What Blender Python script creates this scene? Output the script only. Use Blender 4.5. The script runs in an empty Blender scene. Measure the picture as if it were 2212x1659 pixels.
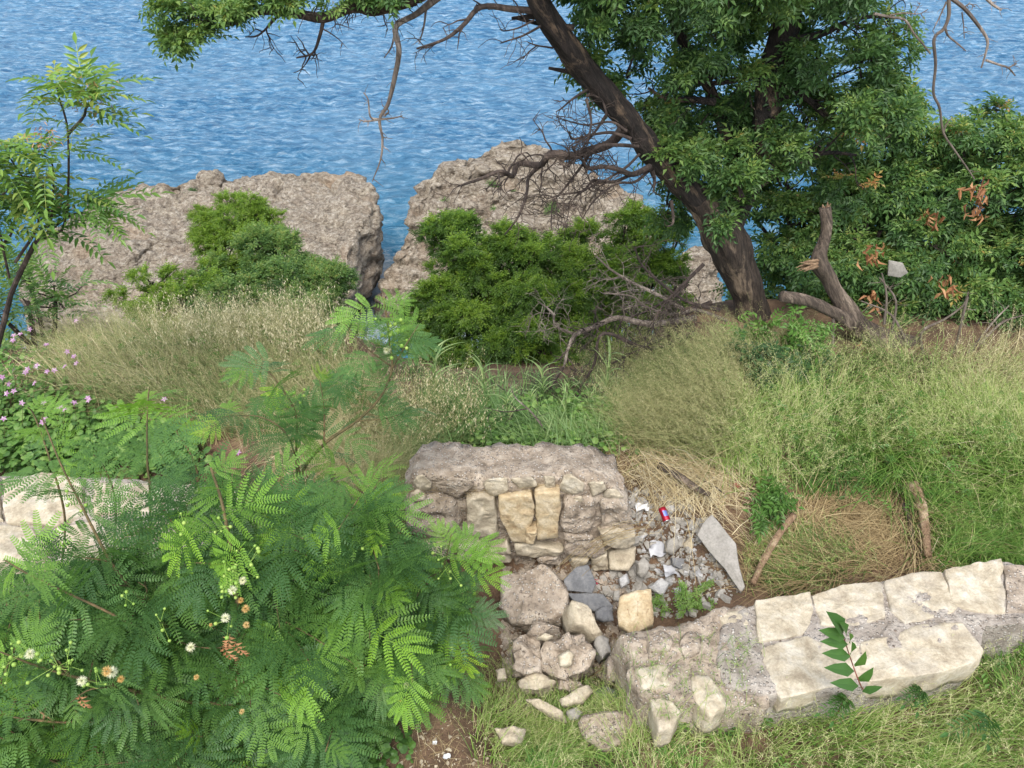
import bpy, math, random
import numpy as np
from mathutils import Vector
rng = np.random.default_rng(7)
random.seed(7)
C = bpy.context.scene.collection
SC = bpy.context.scene
R = math.radians

# ------------------------------------------------------------------ camera
PITCH = 38.0
CAM = np.array([0.0, 0.0, 5.0])
cam = bpy.data.objects.new('camera', bpy.data.cameras.new('camera'))
C.objects.link(cam); SC.camera = cam
cam.location = CAM; cam.rotation_euler = (R(90 - PITCH), 0, 0)
cam.data.sensor_width = 36; cam.data.lens = 36 * 1671 / 2212
cam.data.clip_start = 0.05; cam.data.clip_end = 6000

# ------------------------------------------------------------------ world, sun, exposure
SUN_EL, SUN_AZ = 60, -172      # azimuth measured from +Y clockwise: high behind the camera
w = bpy.data.worlds.new('World'); SC.world = w; w.use_nodes = True
nt = w.node_tree; bg = nt.nodes['Background']
sky = nt.nodes.new('ShaderNodeTexSky'); sky.sky_type = 'NISHITA'; sky.sun_disc = False
sky.sun_elevation = R(SUN_EL); sky.sun_rotation = R(SUN_AZ)
sky.air_density = 1.0; sky.dust_density = 2.5; sky.ozone_density = 1.0
bw_ = nt.nodes.new('ShaderNodeRGBToBW'); mxs = nt.nodes.new('ShaderNodeMix'); mxs.data_type = 'RGBA'; mxs.inputs[0].default_value = .55   # thin white cloud over the blue
nt.links.new(sky.outputs[0], bw_.inputs[0]); nt.links.new(sky.outputs[0], mxs.inputs[6]); nt.links.new(bw_.outputs[0], mxs.inputs[7])
nt.links.new(mxs.outputs[2], bg.inputs[0]); bg.inputs[1].default_value = 0.15
sl = bpy.data.lights.new('sun', 'SUN'); sl.energy = 1.5; sl.angle = R(32); sl.color = (1, .94, .84)
sun = bpy.data.objects.new('sun', sl); C.objects.link(sun)
sd = Vector((math.sin(R(SUN_AZ)) * math.cos(R(SUN_EL)), math.cos(R(SUN_AZ)) * math.cos(R(SUN_EL)), math.sin(R(SUN_EL))))
sun.rotation_euler = sd.to_track_quat('Z', 'Y').to_euler()
SC.view_settings.view_transform = 'Standard'; SC.view_settings.look = 'None'
SC.view_settings.gamma = 1; SC.view_settings.use_curve_mapping = False
SC.view_settings.exposure = 1.15
SC.render.engine = 'CYCLES'
SC.cycles.max_bounces = 6; SC.cycles.diffuse_bounces = 3; SC.cycles.glossy_bounces = 2
SC.cycles.transmission_bounces = 3; SC.cycles.transparent_max_bounces = 4

# ------------------------------------------------------------------ projection helpers (u, v on a 2212 x 1659 copy of the photograph)
cp, sp = math.cos(R(PITCH)), math.sin(R(PITCH))
def ray(u, v):
    cx = (np.asarray(u, float) - 1106) / 1671; cy = (829.5 - np.asarray(v, float)) / 1671
    return np.stack([cx, cp + sp * cy, -sp + cp * cy], -1)
def P(u, v, y):
    d = ray(u, v); return CAM + d * (np.asarray(y, float) / d[..., 1])[..., None]
def PZ(u, v, z):
    d = ray(u, v); return CAM + d * ((z - CAM[2]) / d[..., 2])[..., None]
def proj(p):
    q = p - CAM
    f = q[..., 1] * cp - q[..., 2] * sp; up = q[..., 1] * sp + q[..., 2] * cp
    f = np.maximum(f, 1e-3)
    return 1106 + 1671 * q[..., 0] / f, 829.5 - 1671 * up / f
def inpoly(u, v, poly):
    r = np.zeros(np.shape(u), bool); n = len(poly)
    for i in range(n):
        x1, y1 = poly[i]; x2, y2 = poly[(i + 1) % n]
        c = ((y1 > v) != (y2 > v)) & (u < (x2 - x1) * (v - y1) / (y2 - y1 + 1e-9) + x1)
        r ^= c
    return r

# ------------------------------------------------------------------ noise
def _h(i, s):
    n = (i[..., 0] * 374761393 + i[..., 1] * 668265263 + i[..., 2] * 2147483647 + s * 1274126177) & 0xffffffff
    n = ((n ^ (n >> 13)) * 1274126177) & 0xffffffff
    n = ((n ^ (n >> 16)) * 2246822519) & 0xffffffff
    return ((n ^ (n >> 15)) & 0xffff) / 32767.5 - 1
def noise(p, s=0):
    p = np.asarray(p, float); i = np.floor(p).astype(np.int64); f = p - i; f = f * f * (3 - 2 * f)
    r = 0
    for a in (0, 1):
        for b in (0, 1):
            for c in (0, 1):
                wgt = (f[..., 0] if a else 1 - f[..., 0]) * (f[..., 1] if b else 1 - f[..., 1]) * (f[..., 2] if c else 1 - f[..., 2])
                r = r + wgt * _h(i + np.array([a, b, c]), s)
    return r
def fbm(p, o=4, s=0, g=.5):
    r = 0; a = 1; p = np.asarray(p, float)
    for k in range(o): r = r + a * noise(p * 2 ** k + 17.3 * k, s + k); a *= g
    return r
def ridge(p, o=4, s=0):
    r = 0; a = 1
    for k in range(o): r = r + a * (1 - 2 * np.abs(noise(p * 2 ** k + 9.1 * k, s + k))); a *= .5
    return r
def n1(v): return v / (np.linalg.norm(v, axis=-1, keepdims=True) + 1e-12)
def ss(a, b, x): t = np.clip((x - a) / (b - a), 0, 1); return t * t * (3 - 2 * t)

# ------------------------------------------------------------------ mesh helpers
class Acc:
    def __init__(s): s.v = []; s.f = []; s.n = 0
    def add(s, V, F, tint=0.5):
        V = np.asarray(V, float).reshape(-1, 3)
        if isinstance(F, np.ndarray): F = [F]
        T = tint
        off = 0
        for a in F:
            a = np.asarray(a)
            if np.ndim(T) == 0: t = np.full(len(a), T, np.float32)
            elif len(F) == 1: t = np.asarray(T, np.float32)
            else: t = np.asarray(T, np.float32)[off:off + len(a)]
            off += len(a)
            s.f.append((a + s.n, t))
        s.v.append(V); s.n += len(V)
    def build(s, name, mat, parent=None, smooth=False):
        me = bpy.data.meshes.new(name)
        V = np.concatenate(s.v).astype(np.float32)
        lv = np.concatenate([a.ravel() for a, _ in s.f]).astype(np.int32)
        lt = np.concatenate([np.full(len(a), a.shape[1]) for a, _ in s.f]).astype(np.int32)
        ls = np.concatenate([[0], np.cumsum(lt)[:-1]]).astype(np.int32)
        me.vertices.add(len(V)); me.vertices.foreach_set('co', V.ravel())
        me.loops.add(len(lv)); me.loops.foreach_set('vertex_index', lv)
        me.polygons.add(len(lt)); me.polygons.foreach_set('loop_start', ls); me.polygons.foreach_set('loop_total', lt)
        at = me.attributes.new('tint', 'FLOAT', 'FACE'); at.data.foreach_set('value', np.concatenate([t for _, t in s.f]).astype(np.float32))
        me.polygons.foreach_set('use_smooth', np.full(len(lt), smooth))
        me.update(calc_edges=True); me.validate()
        me.materials.append(mat)
        o = bpy.data.objects.new(name, me); C.objects.link(o)
        if parent is not None:
            o.parent = parent
            o.location = -parent.location   # meshes are written in world coordinates
        return o
def tag(o, label=None, cat=None, group=None, kind=None):
    if label: o['label'] = label
    if cat: o['category'] = cat
    if group: o['group'] = group
    if kind: o['kind'] = kind
    return o
def thing(name, loc, label, cat, group=None):
    o = bpy.data.objects.new(name, None); C.objects.link(o); o.location = tuple(float(a) for a in loc)
    o.empty_display_size = .1
    return tag(o, label, cat, group)

def frames(d, up):
    x = n1(np.asarray(d, float)); up = np.broadcast_to(np.asarray(up, float), x.shape)
    z = up - (up * x).sum(-1, keepdims=True) * x
    bad = np.linalg.norm(z, axis=-1) < 1e-3
    if bad.any(): z[bad] = np.cross(x[bad], [1, .3, .2])
    z = n1(z); y = np.cross(z, x)
    return np.stack([x, y, z], -1)
def scatter(acc, tmpl, pos, rot, sc, tint):
    """tmpl = (V, [F..], tv) stamped at every pos"""
    V, F, tv = tmpl; N = len(pos)
    W = np.einsum('nij,vj->nvi', rot, V) * np.asarray(sc)[:, None, None] + np.asarray(pos)[:, None, :]
    fs = []; ts = []; k = 0
    for f in F:
        fs.append((f[None] + (np.arange(N) * len(V))[:, None, None]).reshape(-1, f.shape[1]))
        ts.append((np.asarray(tint)[:, None] + tv[k:k + len(f)][None]).ravel()); k += len(f)
    acc.add(W, fs, np.concatenate(ts))
def smooth_path(pts, n=6):
    p = np.asarray(pts, float)
    if len(p) < 3: return np.array([p[0] + (p[-1] - p[0]) * t for t in np.linspace(0, 1, n + 1)])
    q = np.vstack([2 * p[0] - p[1], p, 2 * p[-1] - p[-2]]); out = []
    for i in range(1, len(q) - 2):
        for t in np.arange(n) / n:
            a, b, c, d = q[i - 1], q[i], q[i + 1], q[i + 2]
            out.append(.5 * ((2 * b) + (-a + c) * t + (2 * a - 5 * b + 4 * c - d) * t * t + (-a + 3 * b - 3 * c + d) * t ** 3))
    out.append(q[-2]); return np.array(out)
def tube(acc, pts, rad, n=6, tint=.5, rough=0, freq=3, cap=True):
    p = np.asarray(pts, float); m = len(p)
    r = np.interp(np.linspace(0, 1, m), np.linspace(0, 1, len(np.atleast_1d(rad))), np.atleast_1d(rad))
    d = n1(np.gradient(p, axis=0)); up = np.array([.31, .2, 1.0]); 
    fr = frames(d, up)
    a = np.linspace(0, 2 * np.pi, n, endpoint=False)
    ring = fr[:, None, :, 1] * np.cos(a)[None, :, None] + fr[:, None, :, 2] * np.sin(a)[None, :, None]
    rr = r[:, None, None] * np.ones((1, n, 1))
    if rough:
        q = p[:, None] + ring * r[:, None, None]
        rr = rr * (1 + rough * fbm(q * freq, 4, 5)[..., None] + rough * .8 * ridge(np.stack([np.broadcast_to(np.cos(a) * 2.2, (m, n)), np.broadcast_to(np.sin(a) * 2.2, (m, n)), np.broadcast_to(np.arange(m)[:, None] * .04, (m, n))], -1), 3, 3)[..., None] - rough * .5)
    V = p[:, None] + ring * rr
    V = V.reshape(-1, 3)
    i = np.arange(m - 1)[:, None] * n; j = np.arange(n)[None]; k = (j + 1) % n
    F = np.stack([i + j, i + k, i + n + k, i + n + j], -1).reshape(-1, 4)
    fs = [F]
    if cap:
        V = np.vstack([V, p[-1:], p[:1]])
        jj = np.arange(n); kk = (jj + 1) % n; b = (m - 1) * n
        fs.append(np.stack([b + jj, b + kk, np.full(n, m * n)], -1)); fs.append(np.stack([kk, jj, np.full(n, m * n + 1)], -1))
    acc.add(V, fs, tint)
def rnd(a, b, n=None): return rng.uniform(a, b, n)
def rv(n=1): return n1(rng.normal(size=(n, 3)))
def twigs(acc, path, rad, n, ln, lvl, out=None, tint=.5, start=.15, gravity=-.1, wig=.35, minr=.003, tips=None):
    """random side twigs of a branch, recursive"""
    path = np.asarray(path); m = len(path)
    for _ in range(n):
        s = rnd(start, 1) * (m - 1); i = min(int(s), m - 2); f = s - i
        b = path[i] * (1 - f) + path[i + 1] * f
        d = n1(path[i + 1] - path[i]); side = n1(np.cross(d, rv()[0]))
        dr = n1(d * rnd(.2, .9) + side + (0 if out is None else np.asarray(out)))
        L = ln * rnd(.5, 1.25); k = 5; q = [b]
        for j in range(k):
            dr = n1(dr + rv()[0] * wig + np.array([0, 0, gravity])); q.append(q[-1] + dr * L / k)
        q = smooth_path(q, 2); r0 = max(minr, rad * rnd(.4, .65))
        tube(acc, q, [r0, r0 * .7, max(minr * .5, r0 * .3)], 4 if r0 < .012 else 6, tint, cap=False)
        if tips is not None: tips.append((q[-1], n1(q[-1] - q[-2])))
        if lvl > 0: twigs(acc, q, r0, max(2, int(n * .35)) if n > 6 else 3, ln * .5, lvl - 1, None, tint, .2, gravity, wig, minr, tips)

# ------------------------------------------------------------------ materials
def M(name):
    m = bpy.data.materials.new(name); m.use_nodes = True; t = m.node_tree
    return m, t, t.nodes['Principled BSDF'], t.nodes['Material Output']
def nd(t, kind, **k):
    n = t.nodes.new(kind)
    for a, b in k.items():
        if a in n.inputs: n.inputs[a].default_value = b
        else: setattr(n, a, b)
    return n
def ramp(t, fac, stops, interp='LINEAR'):
    r = t.nodes.new('ShaderNodeValToRGB'); e = r.color_ramp.elements; r.color_ramp.interpolation = interp
    while len(e) < len(stops): e.new(.5)
    for i, (p, c) in enumerate(stops): e[i].position = p; e[i].color = (*c, 1) if len(c) == 3 else c
    t.links.new(fac, r.inputs[0]); return r.outputs[0]
def mix(t, fac, a, b, mode='MIX'):
    m = t.nodes.new('ShaderNodeMix'); m.data_type = 'RGBA'; m.blend_type = mode
    for s, v in ((0, fac), (6, a), (7, b)):
        if hasattr(v, 'is_linked'): t.links.new(v, m.inputs[s])
        elif s == 0: m.inputs[0].default_value = v
        else: m.inputs[s].default_value = (*v, 1)
    return m.outputs[2]
def math_(t, op, a, b=0.0, c=0.0):
    m = t.nodes.new('ShaderNodeMath'); m.operation = op
    for i, v in enumerate((a, b, c)):
        if hasattr(v, 'is_linked'): t.links.new(v, m.inputs[i])
        else: m.inputs[i].default_value = v
    return m.outputs[0]
def coord(t, scale=(1, 1, 1), rot=(0, 0, 0)):
    g = t.nodes.new('ShaderNodeNewGeometry'); m = t.nodes.new('ShaderNodeMapping')
    m.inputs['Scale'].default_value = scale; m.inputs['Rotation'].default_value = rot
    t.links.new(g.outputs['Position'], m.inputs[0]); return m.outputs[0]
def ntex(t, co, sc, det=6, rough=.55, dist=0.0, kind='FBM'):
    n = t.nodes.new('ShaderNodeTexNoise'); n.noise_type = kind; n.normalize = True
    n.inputs['Scale'].default_value = sc; n.inputs['Detail'].default_value = det
    n.inputs['Roughness'].default_value = rough; n.inputs['Distortion'].default_value = dist
    t.links.new(co, n.inputs['Vector']); return n.outputs[0]
def bump(t, bsdf, h, st, dist=.02, prev=None):
    b = t.nodes.new('ShaderNodeBump'); b.inputs['Strength'].default_value = st; b.inputs['Distance'].default_value = dist
    t.links.new(h, b.inputs['Height'])
    if prev is not None: t.links.new(prev, b.inputs['Normal'])
    t.links.new(b.outputs[0], bsdf.inputs['Normal']); return b.outputs[0]

def leaf_mat(name, stops, jitter=.25, rough=.5, trans=.25, tcol=1.6):
    m, t, b, out = M(name)
    a = nd(t, 'ShaderNodeAttribute', attribute_name='tint'); g = t.nodes.new('ShaderNodeNewGeometry')
    f = math_(t, 'ADD', a.outputs['Fac'], math_(t, 'MULTIPLY', math_(t, 'SUBTRACT', g.outputs['Random Per Island'], .5), jitter))
    col = ramp(t, f, stops)
    t.links.new(col, b.inputs['Base Color']); b.inputs['Roughness'].default_value = rough
    b.inputs['Specular IOR Level'].default_value = .4
    tr = t.nodes.new('ShaderNodeBsdfTranslucent'); mx = t.nodes.new('ShaderNodeMixShader'); mx.inputs[0].default_value = trans
    c2 = mix(t, 1.0, col, (tcol, tcol * 1.1, tcol * .5), 'MULTIPLY'); t.links.new(c2, tr.inputs[0])
    t.links.new(b.outputs[0], mx.inputs[1]); t.links.new(tr.outputs[0], mx.inputs[2]); t.links.new(mx.outputs[0], out.inputs[0])
    return m
L_TREE = leaf_mat('tree_leaf', [(0, (.035, .080, .030)), (.35, (.065, .140, .042)), (.6, (.13, .225, .055)), (.8, (.24, .32, .08)), (1, (.42, .20, .07))], .22)
L_SHRUB = leaf_mat('shrub_leaf', [(0, (.035, .078, .032)), (.4, (.070, .150, .045)), (.65, (.14, .24, .06)), (.85, (.28, .33, .09)), (1, (.52, .27, .11))], .25)
L_BUSH = leaf_mat('bush_leaf', [(0, (.035, .080, .018)), (.4, (.085, .170, .025)), (.75, (.19, .30, .035)), (1, (.33, .38, .06))], .3)
L_LEUC = leaf_mat('feathery_leaf', [(0, (.035, .090, .030)), (.3, (.070, .160, .052)), (.6, (.125, .245, .052)), (.85, (.20, .38, .040)), (1, (.30, .48, .05))], .10, .5, .33)
L_AIL = leaf_mat('long_leaf', [(0, (.035, .095, .028)), (.5, (.065, .155, .035)), (.85, (.16, .28, .05)), (1, (.30, .33, .08))], .2, .45)
L_COVER = leaf_mat('cover_leaf', [(0, (.05, .12, .025)), (.5, (.10, .21, .04)), (1, (.22, .34, .09))], .3)
L_REED = leaf_mat('reed_leaf', [(0, (.07, .15, .045)), (.5, (.15, .26, .09)), (1, (.33, .40, .18))], .3)
G_GREEN = leaf_mat('green_grass', [(0, (.040, .10, .018)), (.35, (.10, .215, .035)), (.65, (.21, .32, .07)), (.85, (.36, .41, .16)), (1, (.52, .50, .28))], .3, .6, .2)
G_DRY = leaf_mat('dry_grass', [(0, (.10, .16, .045)), (.3, (.18, .235, .085)), (.6, (.31, .31, .14)), (.85, (.45, .40, .22)), (1, (.62, .56, .38))], .3, .7, .15, 1.2)
G_STRAW = leaf_mat('straw', [(0, (.20, .14, .07)), (.4, (.38, .29, .15)), (.75, (.54, .44, .25)), (1, (.68, .60, .41))], .5, .75, .1, 1.1)
L_DEAD = leaf_mat('dead_leaf', [(0, (.20, .085, .04)), (.5, (.36, .17, .08)), (1, (.50, .29, .15))], .6, .7, .2, 1.1)
PINK = leaf_mat('pink_petal', [(0, (.42, .20, .42)), (.5, (.54, .32, .53)), (1, (.70, .56, .70))], .4, .6, .3, 1.1)
CREAM = leaf_mat('cream_filament', [(0, (.78, .78, .62)), (.5, (.82, .80, .58)), (1, (.66, .42, .14))], .1, .8, .2, 1.1)
BUD = leaf_mat('green_bud', [(0, (.18, .33, .05)), (1, (.32, .45, .10))], .5, .6, .05)

def bark(name, c0, c1, c2, sc=1.0, bst=.8, lean=20):
    m, t, b, out = M(name)
    c0_ = coord(t, (1, 1, 1), (0, R(lean), 0)); mp = t.nodes.new('ShaderNodeMapping'); mp.inputs['Scale'].default_value = (1, 1, .16); t.links.new(c0_, mp.inputs[0]); co = mp.outputs[0]
    n = ntex(t, co, 30 * sc, 10, .75, .25); n2 = ntex(t, co, 4.5 * sc, 9, .74, .3)
    c = mix(t, ramp(t, n2, [(.53, (0, 0, 0)), (.60, (1, 1, 1))]), ramp(t, n, [(.42, c0), (.58, c1)]), ramp(t, n, [(.40, c1), (.52, c2), (.66, tuple(k * 1.35 for k in c2))]))
    t.links.new(c, b.inputs['Base Color']); b.inputs['Roughness'].default_value = .9
    bump(t, b, n, bst, .06); return m
B_TREE = bark('tree_bark', (.025, .018, .014), (.075, .055, .042), (.22, .165, .115))
B_TREE2 = bark('dark_limb_bark', (.010, .008, .007), (.040, .030, .026), (.17, .12, .08), 1, .8, 38)
B_DEAD = bark('dead_wood', (.06, .045, .035), (.17, .13, .10), (.34, .27, .21), 1.1, .9, 28)
B_TWIG = bark('dark_twig', (.02, .014, .012), (.05, .036, .03), (.10, .075, .06), 1, .2)
B_PALE = bark('pale_twig', (.08, .063, .052), (.17, .14, .115), (.33, .28, .24), 1, .3)
B_STEM = bark('green_brown_stem', (.06, .055, .02), (.13, .10, .045), (.22, .14, .07), 1, .2)
B_DRIFT = bark('weathered_wood', (.20, .12, .07), (.38, .26, .16), (.52, .39, .27))

def stone_mat(name, cols, peb=0.0, pebcol=(.6, .55, .5), bst=.6, sc=1.0, stain=(.30, .26, .22)):
    m, t, b, out = M(name); co = coord(t)
    n = ntex(t, co, 9 * sc, 8, .62, .3); n2 = ntex(t, co, 55 * sc, 6, .7); n3 = ntex(t, co, 3.1 * sc, 5, .6, .6)
    c = ramp(t, n, [(.32, cols[0]), (.5, cols[1]), (.68, cols[2])])
    c = mix(t, math_(t, 'MULTIPLY', ramp(t, n3, [(.52, (0, 0, 0)), (.68, (1, 1, 1))]), .45), c, stain)
    c = mix(t, .55, c, ramp(t, n2, [(.3, (.55, .55, .55)), (.7, (1.25, 1.25, 1.25))]), 'MULTIPLY')
    h = math_(t, 'ADD', math_(t, 'MULTIPLY', n, .7), math_(t, 'MULTIPLY', n2, .35))
    if peb:
        vo = nd(t, 'ShaderNodeTexVoronoi'); vo.inputs['Scale'].default_value = 42 * sc; t.links.new(co, vo.inputs['Vector'])
        pm = ramp(t, vo.outputs['Distance'], [(.22, (1, 1, 1)), (.42, (0, 0, 0))])
        pr = ramp(t, nd(t, 'ShaderNodeTexWhiteNoise').outputs[0], [(0, (0, 0, 0))]) if False else vo.outputs['Color']
        sp_ = nd(t, 'ShaderNodeSeparateColor'); t.links.new(pr, sp_.inputs[0])
        sel = math_(t, 'MULTIPLY', math_(t, 'GREATER_THAN', sp_.outputs[0], 1 - peb), pm)
        pc = ramp(t, sp_.outputs[1], [(0, (.22, .17, .13)), (.6, pebcol), (1, (.62, .58, .52))])
        c = mix(t, sel, c, pc); h = math_(t, 'ADD', h, math_(t, 'MULTIPLY', sel, .35))
    t.links.new(c, b.inputs['Base Color']); b.inputs['Roughness'].default_value = .92; b.inputs['Specular IOR Level'].default_value = .25
    bump(t, b, h, bst, .035); return m
S_CREAM = stone_mat('cream_limestone', [(.34, .285, .205), (.49, .43, .325), (.61, .565, .47)], stain=(.34, .31, .27))
S_GOLD = stone_mat('golden_limestone', [(.36, .26, .15), (.52, .42, .27), (.62, .54, .40)], stain=(.38, .33, .27))
S_TAN = stone_mat('tan_limestone', [(.32, .27, .20), (.46, .40, .30), (.58, .52, .41)], stain=(.24, .22, .19))
S_CONC = stone_mat('rough_concrete', [(.20, .16, .12), (.38, .315, .25), (.54, .47, .39)], .6, bst=1.0)
S_MORT = stone_mat('pebbly_mortar', [(.22, .19, .16), (.36, .32, .28), (.50, .46, .41)], .75, (.55, .52, .48), bst=1.0)
S_SLATE = stone_mat('grey_slate', [(.10, .105, .115), (.16, .165, .175), (.23, .23, .235)], bst=.25, stain=(.12, .12, .13))
S_SLAB = stone_mat('pale_grey_slab', [(.24, .225, .20), (.31, .295, .27), (.37, .35, .32)], bst=.2, stain=(.26, .25, .22))
S_WHITE = stone_mat('whitish_plaster', [(.30, .30, .31), (.46, .46, .465), (.62, .61, .60)], bst=.8, stain=(.25, .24, .23))
def plain(name, col, rough=.6, metal=0):
    m, t, b, out = M(name); n = ntex(t, coord(t), 30, 4)
    t.links.new(mix(t, .5, col, ramp(t, n, [(.3, (.75, .75, .75)), (.7, (1.2, 1.2, 1.2))]), 'MULTIPLY'), b.inputs['Base Color'])
    b.inputs['Roughness'].default_value = rough; b.inputs['Metallic'].default_value = metal; return m

def sea_rock_mat():
    m, t, b, out = M('sea_rock'); co = coord(t, (1, 1, 1.7), (.12, .05, .25)); c0 = coord(t)
    n = ntex(t, co, 1.5, 10, .68, .7); n2 = ntex(t, co, 5.5, 9, .72, .5); n3 = ntex(t, c0, .45, 4, .6, .5); n4 = ntex(t, co, 17, 6, .75)
    c = ramp(t, n2, [(.34, (.10, .085, .068)), (.43, (.29, .245, .19)), (.53, (.45, .395, .315)), (.66, (.66, .61, .53))])
    c = mix(t, .7, c, ramp(t, n, [(.36, (.55, .50, .47)), (.52, (1, 1, 1)), (.68, (1.22, 1.2, 1.15))]), 'MULTIPLY')
    c = mix(t, .8, c, ramp(t, n4, [(.34, (.5, .48, .46)), (.55, (1.05, 1.05, 1.05)), (.7, (1.3, 1.3, 1.3))]), 'MULTIPLY')
    c = mix(t, math_(t, 'MULTIPLY', ramp(t, n3, [(.55, (0, 0, 0)), (.72, (1, 1, 1))]), .45), c, (.44, .31, .20))
    sx = nd(t, 'ShaderNodeSeparateXYZ'); g = t.nodes.new('ShaderNodeNewGeometry'); t.links.new(g.outputs['Position'], sx.inputs[0])
    wet = ramp(t, math_(t, 'ADD', math_(t, 'MULTIPLY', sx.outputs[2], .1), math_(t, 'MULTIPLY', n, .15)), [(0, (.22, .2, .19)), (1, (1, 1, 1))])
    mr = nd(t, 'ShaderNodeMapRange'); t.links.new(math_(t, 'ADD', sx.outputs[2], n), mr.inputs[0]); mr.inputs[1].default_value = -12.6; mr.inputs[2].default_value = -11.3
    c = mix(t, 1.0, c, ramp(t, mr.outputs[0], [(0, (.30, .25, .22)), (1, (1, 1, 1))]), 'MULTIPLY')   # algae-dark band the sea keeps wet
    t.links.new(c, b.inputs['Base Color']); b.inputs['Roughness'].default_value = .9
    h = math_(t, 'ADD', math_(t, 'MULTIPLY', n, 1.0), math_(t, 'ADD', math_(t, 'MULTIPLY', n2, .5), math_(t, 'MULTIPLY', n4, .2)))
    bump(t, b, h, .9, .45); return m
S_SEA = sea_rock_mat()
def soil_mat():
    m, t, b, out = M('soil'); co = coord(t)
    n = ntex(t, co, 3, 8, .65); n2 = ntex(t, co, 40, 6, .7)
    c = ramp(t, n, [(.3, (.07, .045, .028)), (.5, (.15, .095, .06)), (.7, (.27, .18, .115))])
    c = mix(t, .7, c, ramp(t, n2, [(.3, (.55, .55, .55)), (.7, (1.3, 1.25, 1.2))]), 'MULTIPLY')
    t.links.new(c, b.inputs['Base Color']); b.inputs['Roughness'].default_value = .95
    bump(t, b, math_(t, 'ADD', n2, n), .8, .03); return m
SOIL = soil_mat()
def water_mat():
    m, t, b, out = M('sea_water')
    co = coord(t, (.75, 1.9, 1), (0, 0, R(8))); co2 = coord(t, (.8, 1.7, 1), (0, 0, R(-12))); c0 = coord(t)
    n = ntex(t, co, 1.15, 10, .74, .5); n2 = ntex(t, co2, 3.2, 8, .72, .8); n3 = ntex(t, co, 9, 4, .6, .3)
    big = ntex(t, coord(t, (.5, 1.6, 1), (0, 0, R(-14))), .11, 5, .6, 1.0)
    c = ramp(t, n, [(.34, (.025, .115, .26)), (.46, (.06, .215, .41)), (.54, (.155, .35, .56)), (.63, (.40, .58, .75))])
    c = mix(t, ramp(t, big, [(.42, (0, 0, 0)), (.62, (.35, .35, .35))]), c, (.22, .42, .62))
    sx = nd(t, 'ShaderNodeSeparateXYZ'); g = t.nodes.new('ShaderNodeNewGeometry'); t.links.new(g.outputs['Position'], sx.inputs[0])
    mr = nd(t, 'ShaderNodeMapRange'); t.links.new(math_(t, 'ADD', sx.outputs[1], math_(t, 'MULTIPLY', n, 8)), mr.inputs[0])
    mr.inputs[1].default_value = 52; mr.inputs[2].default_value = 30; mr.inputs[3].default_value = 0; mr.inputs[4].default_value = .55
    c = mix(t, mr.outputs[0], c, (.03, .25, .36))     # shallow water by the rocks
    fo = math_(t, 'MULTIPLY', ramp(t, n2, [(.57, (0, 0, 0)), (.68, (1, 1, 1))]), ramp(t, n, [(.46, (.15, .15, .15)), (.62, (1, 1, 1))]))
    c = mix(t, math_(t, 'MULTIPLY', fo, .6), c, (.62, .74, .84))
    at = nd(t, 'ShaderNodeAttribute', attribute_name='tint')
    sf = ramp(t, math_(t, 'ADD', math_(t, 'MULTIPLY', at.outputs['Fac'], .62), math_(t, 'SUBTRACT', n2, .5)), [(.30, (0, 0, 0)), (.52, (1, 1, 1))])
    c = mix(t, math_(t, 'MULTIPLY', sf, .8), c, (.72, .80, .84))     # surf round the boulders
    t.links.new(c, b.inputs['Base Color']); b.inputs['Roughness'].default_value = .2; b.inputs['IOR'].default_value = 1.33
    h = math_(t, 'ADD', n, math_(t, 'ADD', math_(t, 'MULTIPLY', n2, .4), math_(t, 'MULTIPLY', n3, .12)))
    bump(t, b, h, .9, .8); return m
WATER = water_mat()

# ------------------------------------------------------------------ terrain
SEA_Z = -13.0
def box(x, y, x0, x1, y0, y1, s=.3): return ss(x0 - s, x0 + s, x) * (1 - ss(x1 - s, x1 + s, x)) * ss(y0 - s, y0 + s, y) * (1 - ss(y1 - s, y1 + s, y))
def _height(x, y):
    x = np.asarray(x, float); y = np.asarray(y, float)
    ye = 6.9 + .75 * ss(1.2, 2.8, x) + .35 * noise(np.stack([x * .5, x * 0, x * 0 + 3], -1), 4)
    soft = lambda d: np.where(d > 0, np.sqrt(d * d + .35) - .59, 0)
    z = -1.02 * soft(y - ye)
    z = z + .32 * ss(.9, 2.2, x) * ss(3.9, 5.4, y) * (1 - ss(7.2, 9, y))
    gm = ss(-2.0, -1.0, x) * (1 - ss(1.2, 2.0, x))
    z = z * (1 - gm) + gm * (-.52 * soft(y - 5.3) - .6 * soft(y - 9.8))
    z = z - .40 * box(x, y, -.9, 1.45, 3.1, 4.5, .22)
    z = z - .28 * box(x, y, -.2, .75, 2.5, 3.2, .2)
    z = z - .15 * box(x, y, -1.2, 1.1, 4.9, 6.2, .4)
    z = z + .05 * fbm(np.stack([x * 1.6, y * 1.6, x * 0], -1), 4, 9)
    return np.maximum(z, SEA_Z - 2.5)
_tx = np.arange(-14, 14.01, .05); _ty = np.arange(-6, 30.01, .05)
_TAB = _height(*np.meshgrid(_tx, _ty))
def height(x, y):
    fx = np.clip((np.asarray(x, float) + 14) / .05, 0, len(_tx) - 1.001); fy = np.clip((np.asarray(y, float) + 6) / .05, 0, len(_ty) - 1.001)
    i = fx.astype(int); j = fy.astype(int); a = fx - i; b = fy - j
    return (_TAB[j, i] * (1 - a) + _TAB[j, i + 1] * a) * (1 - b) + (_TAB[j + 1, i] * (1 - a) + _TAB[j + 1, i + 1] * a) * b
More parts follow.
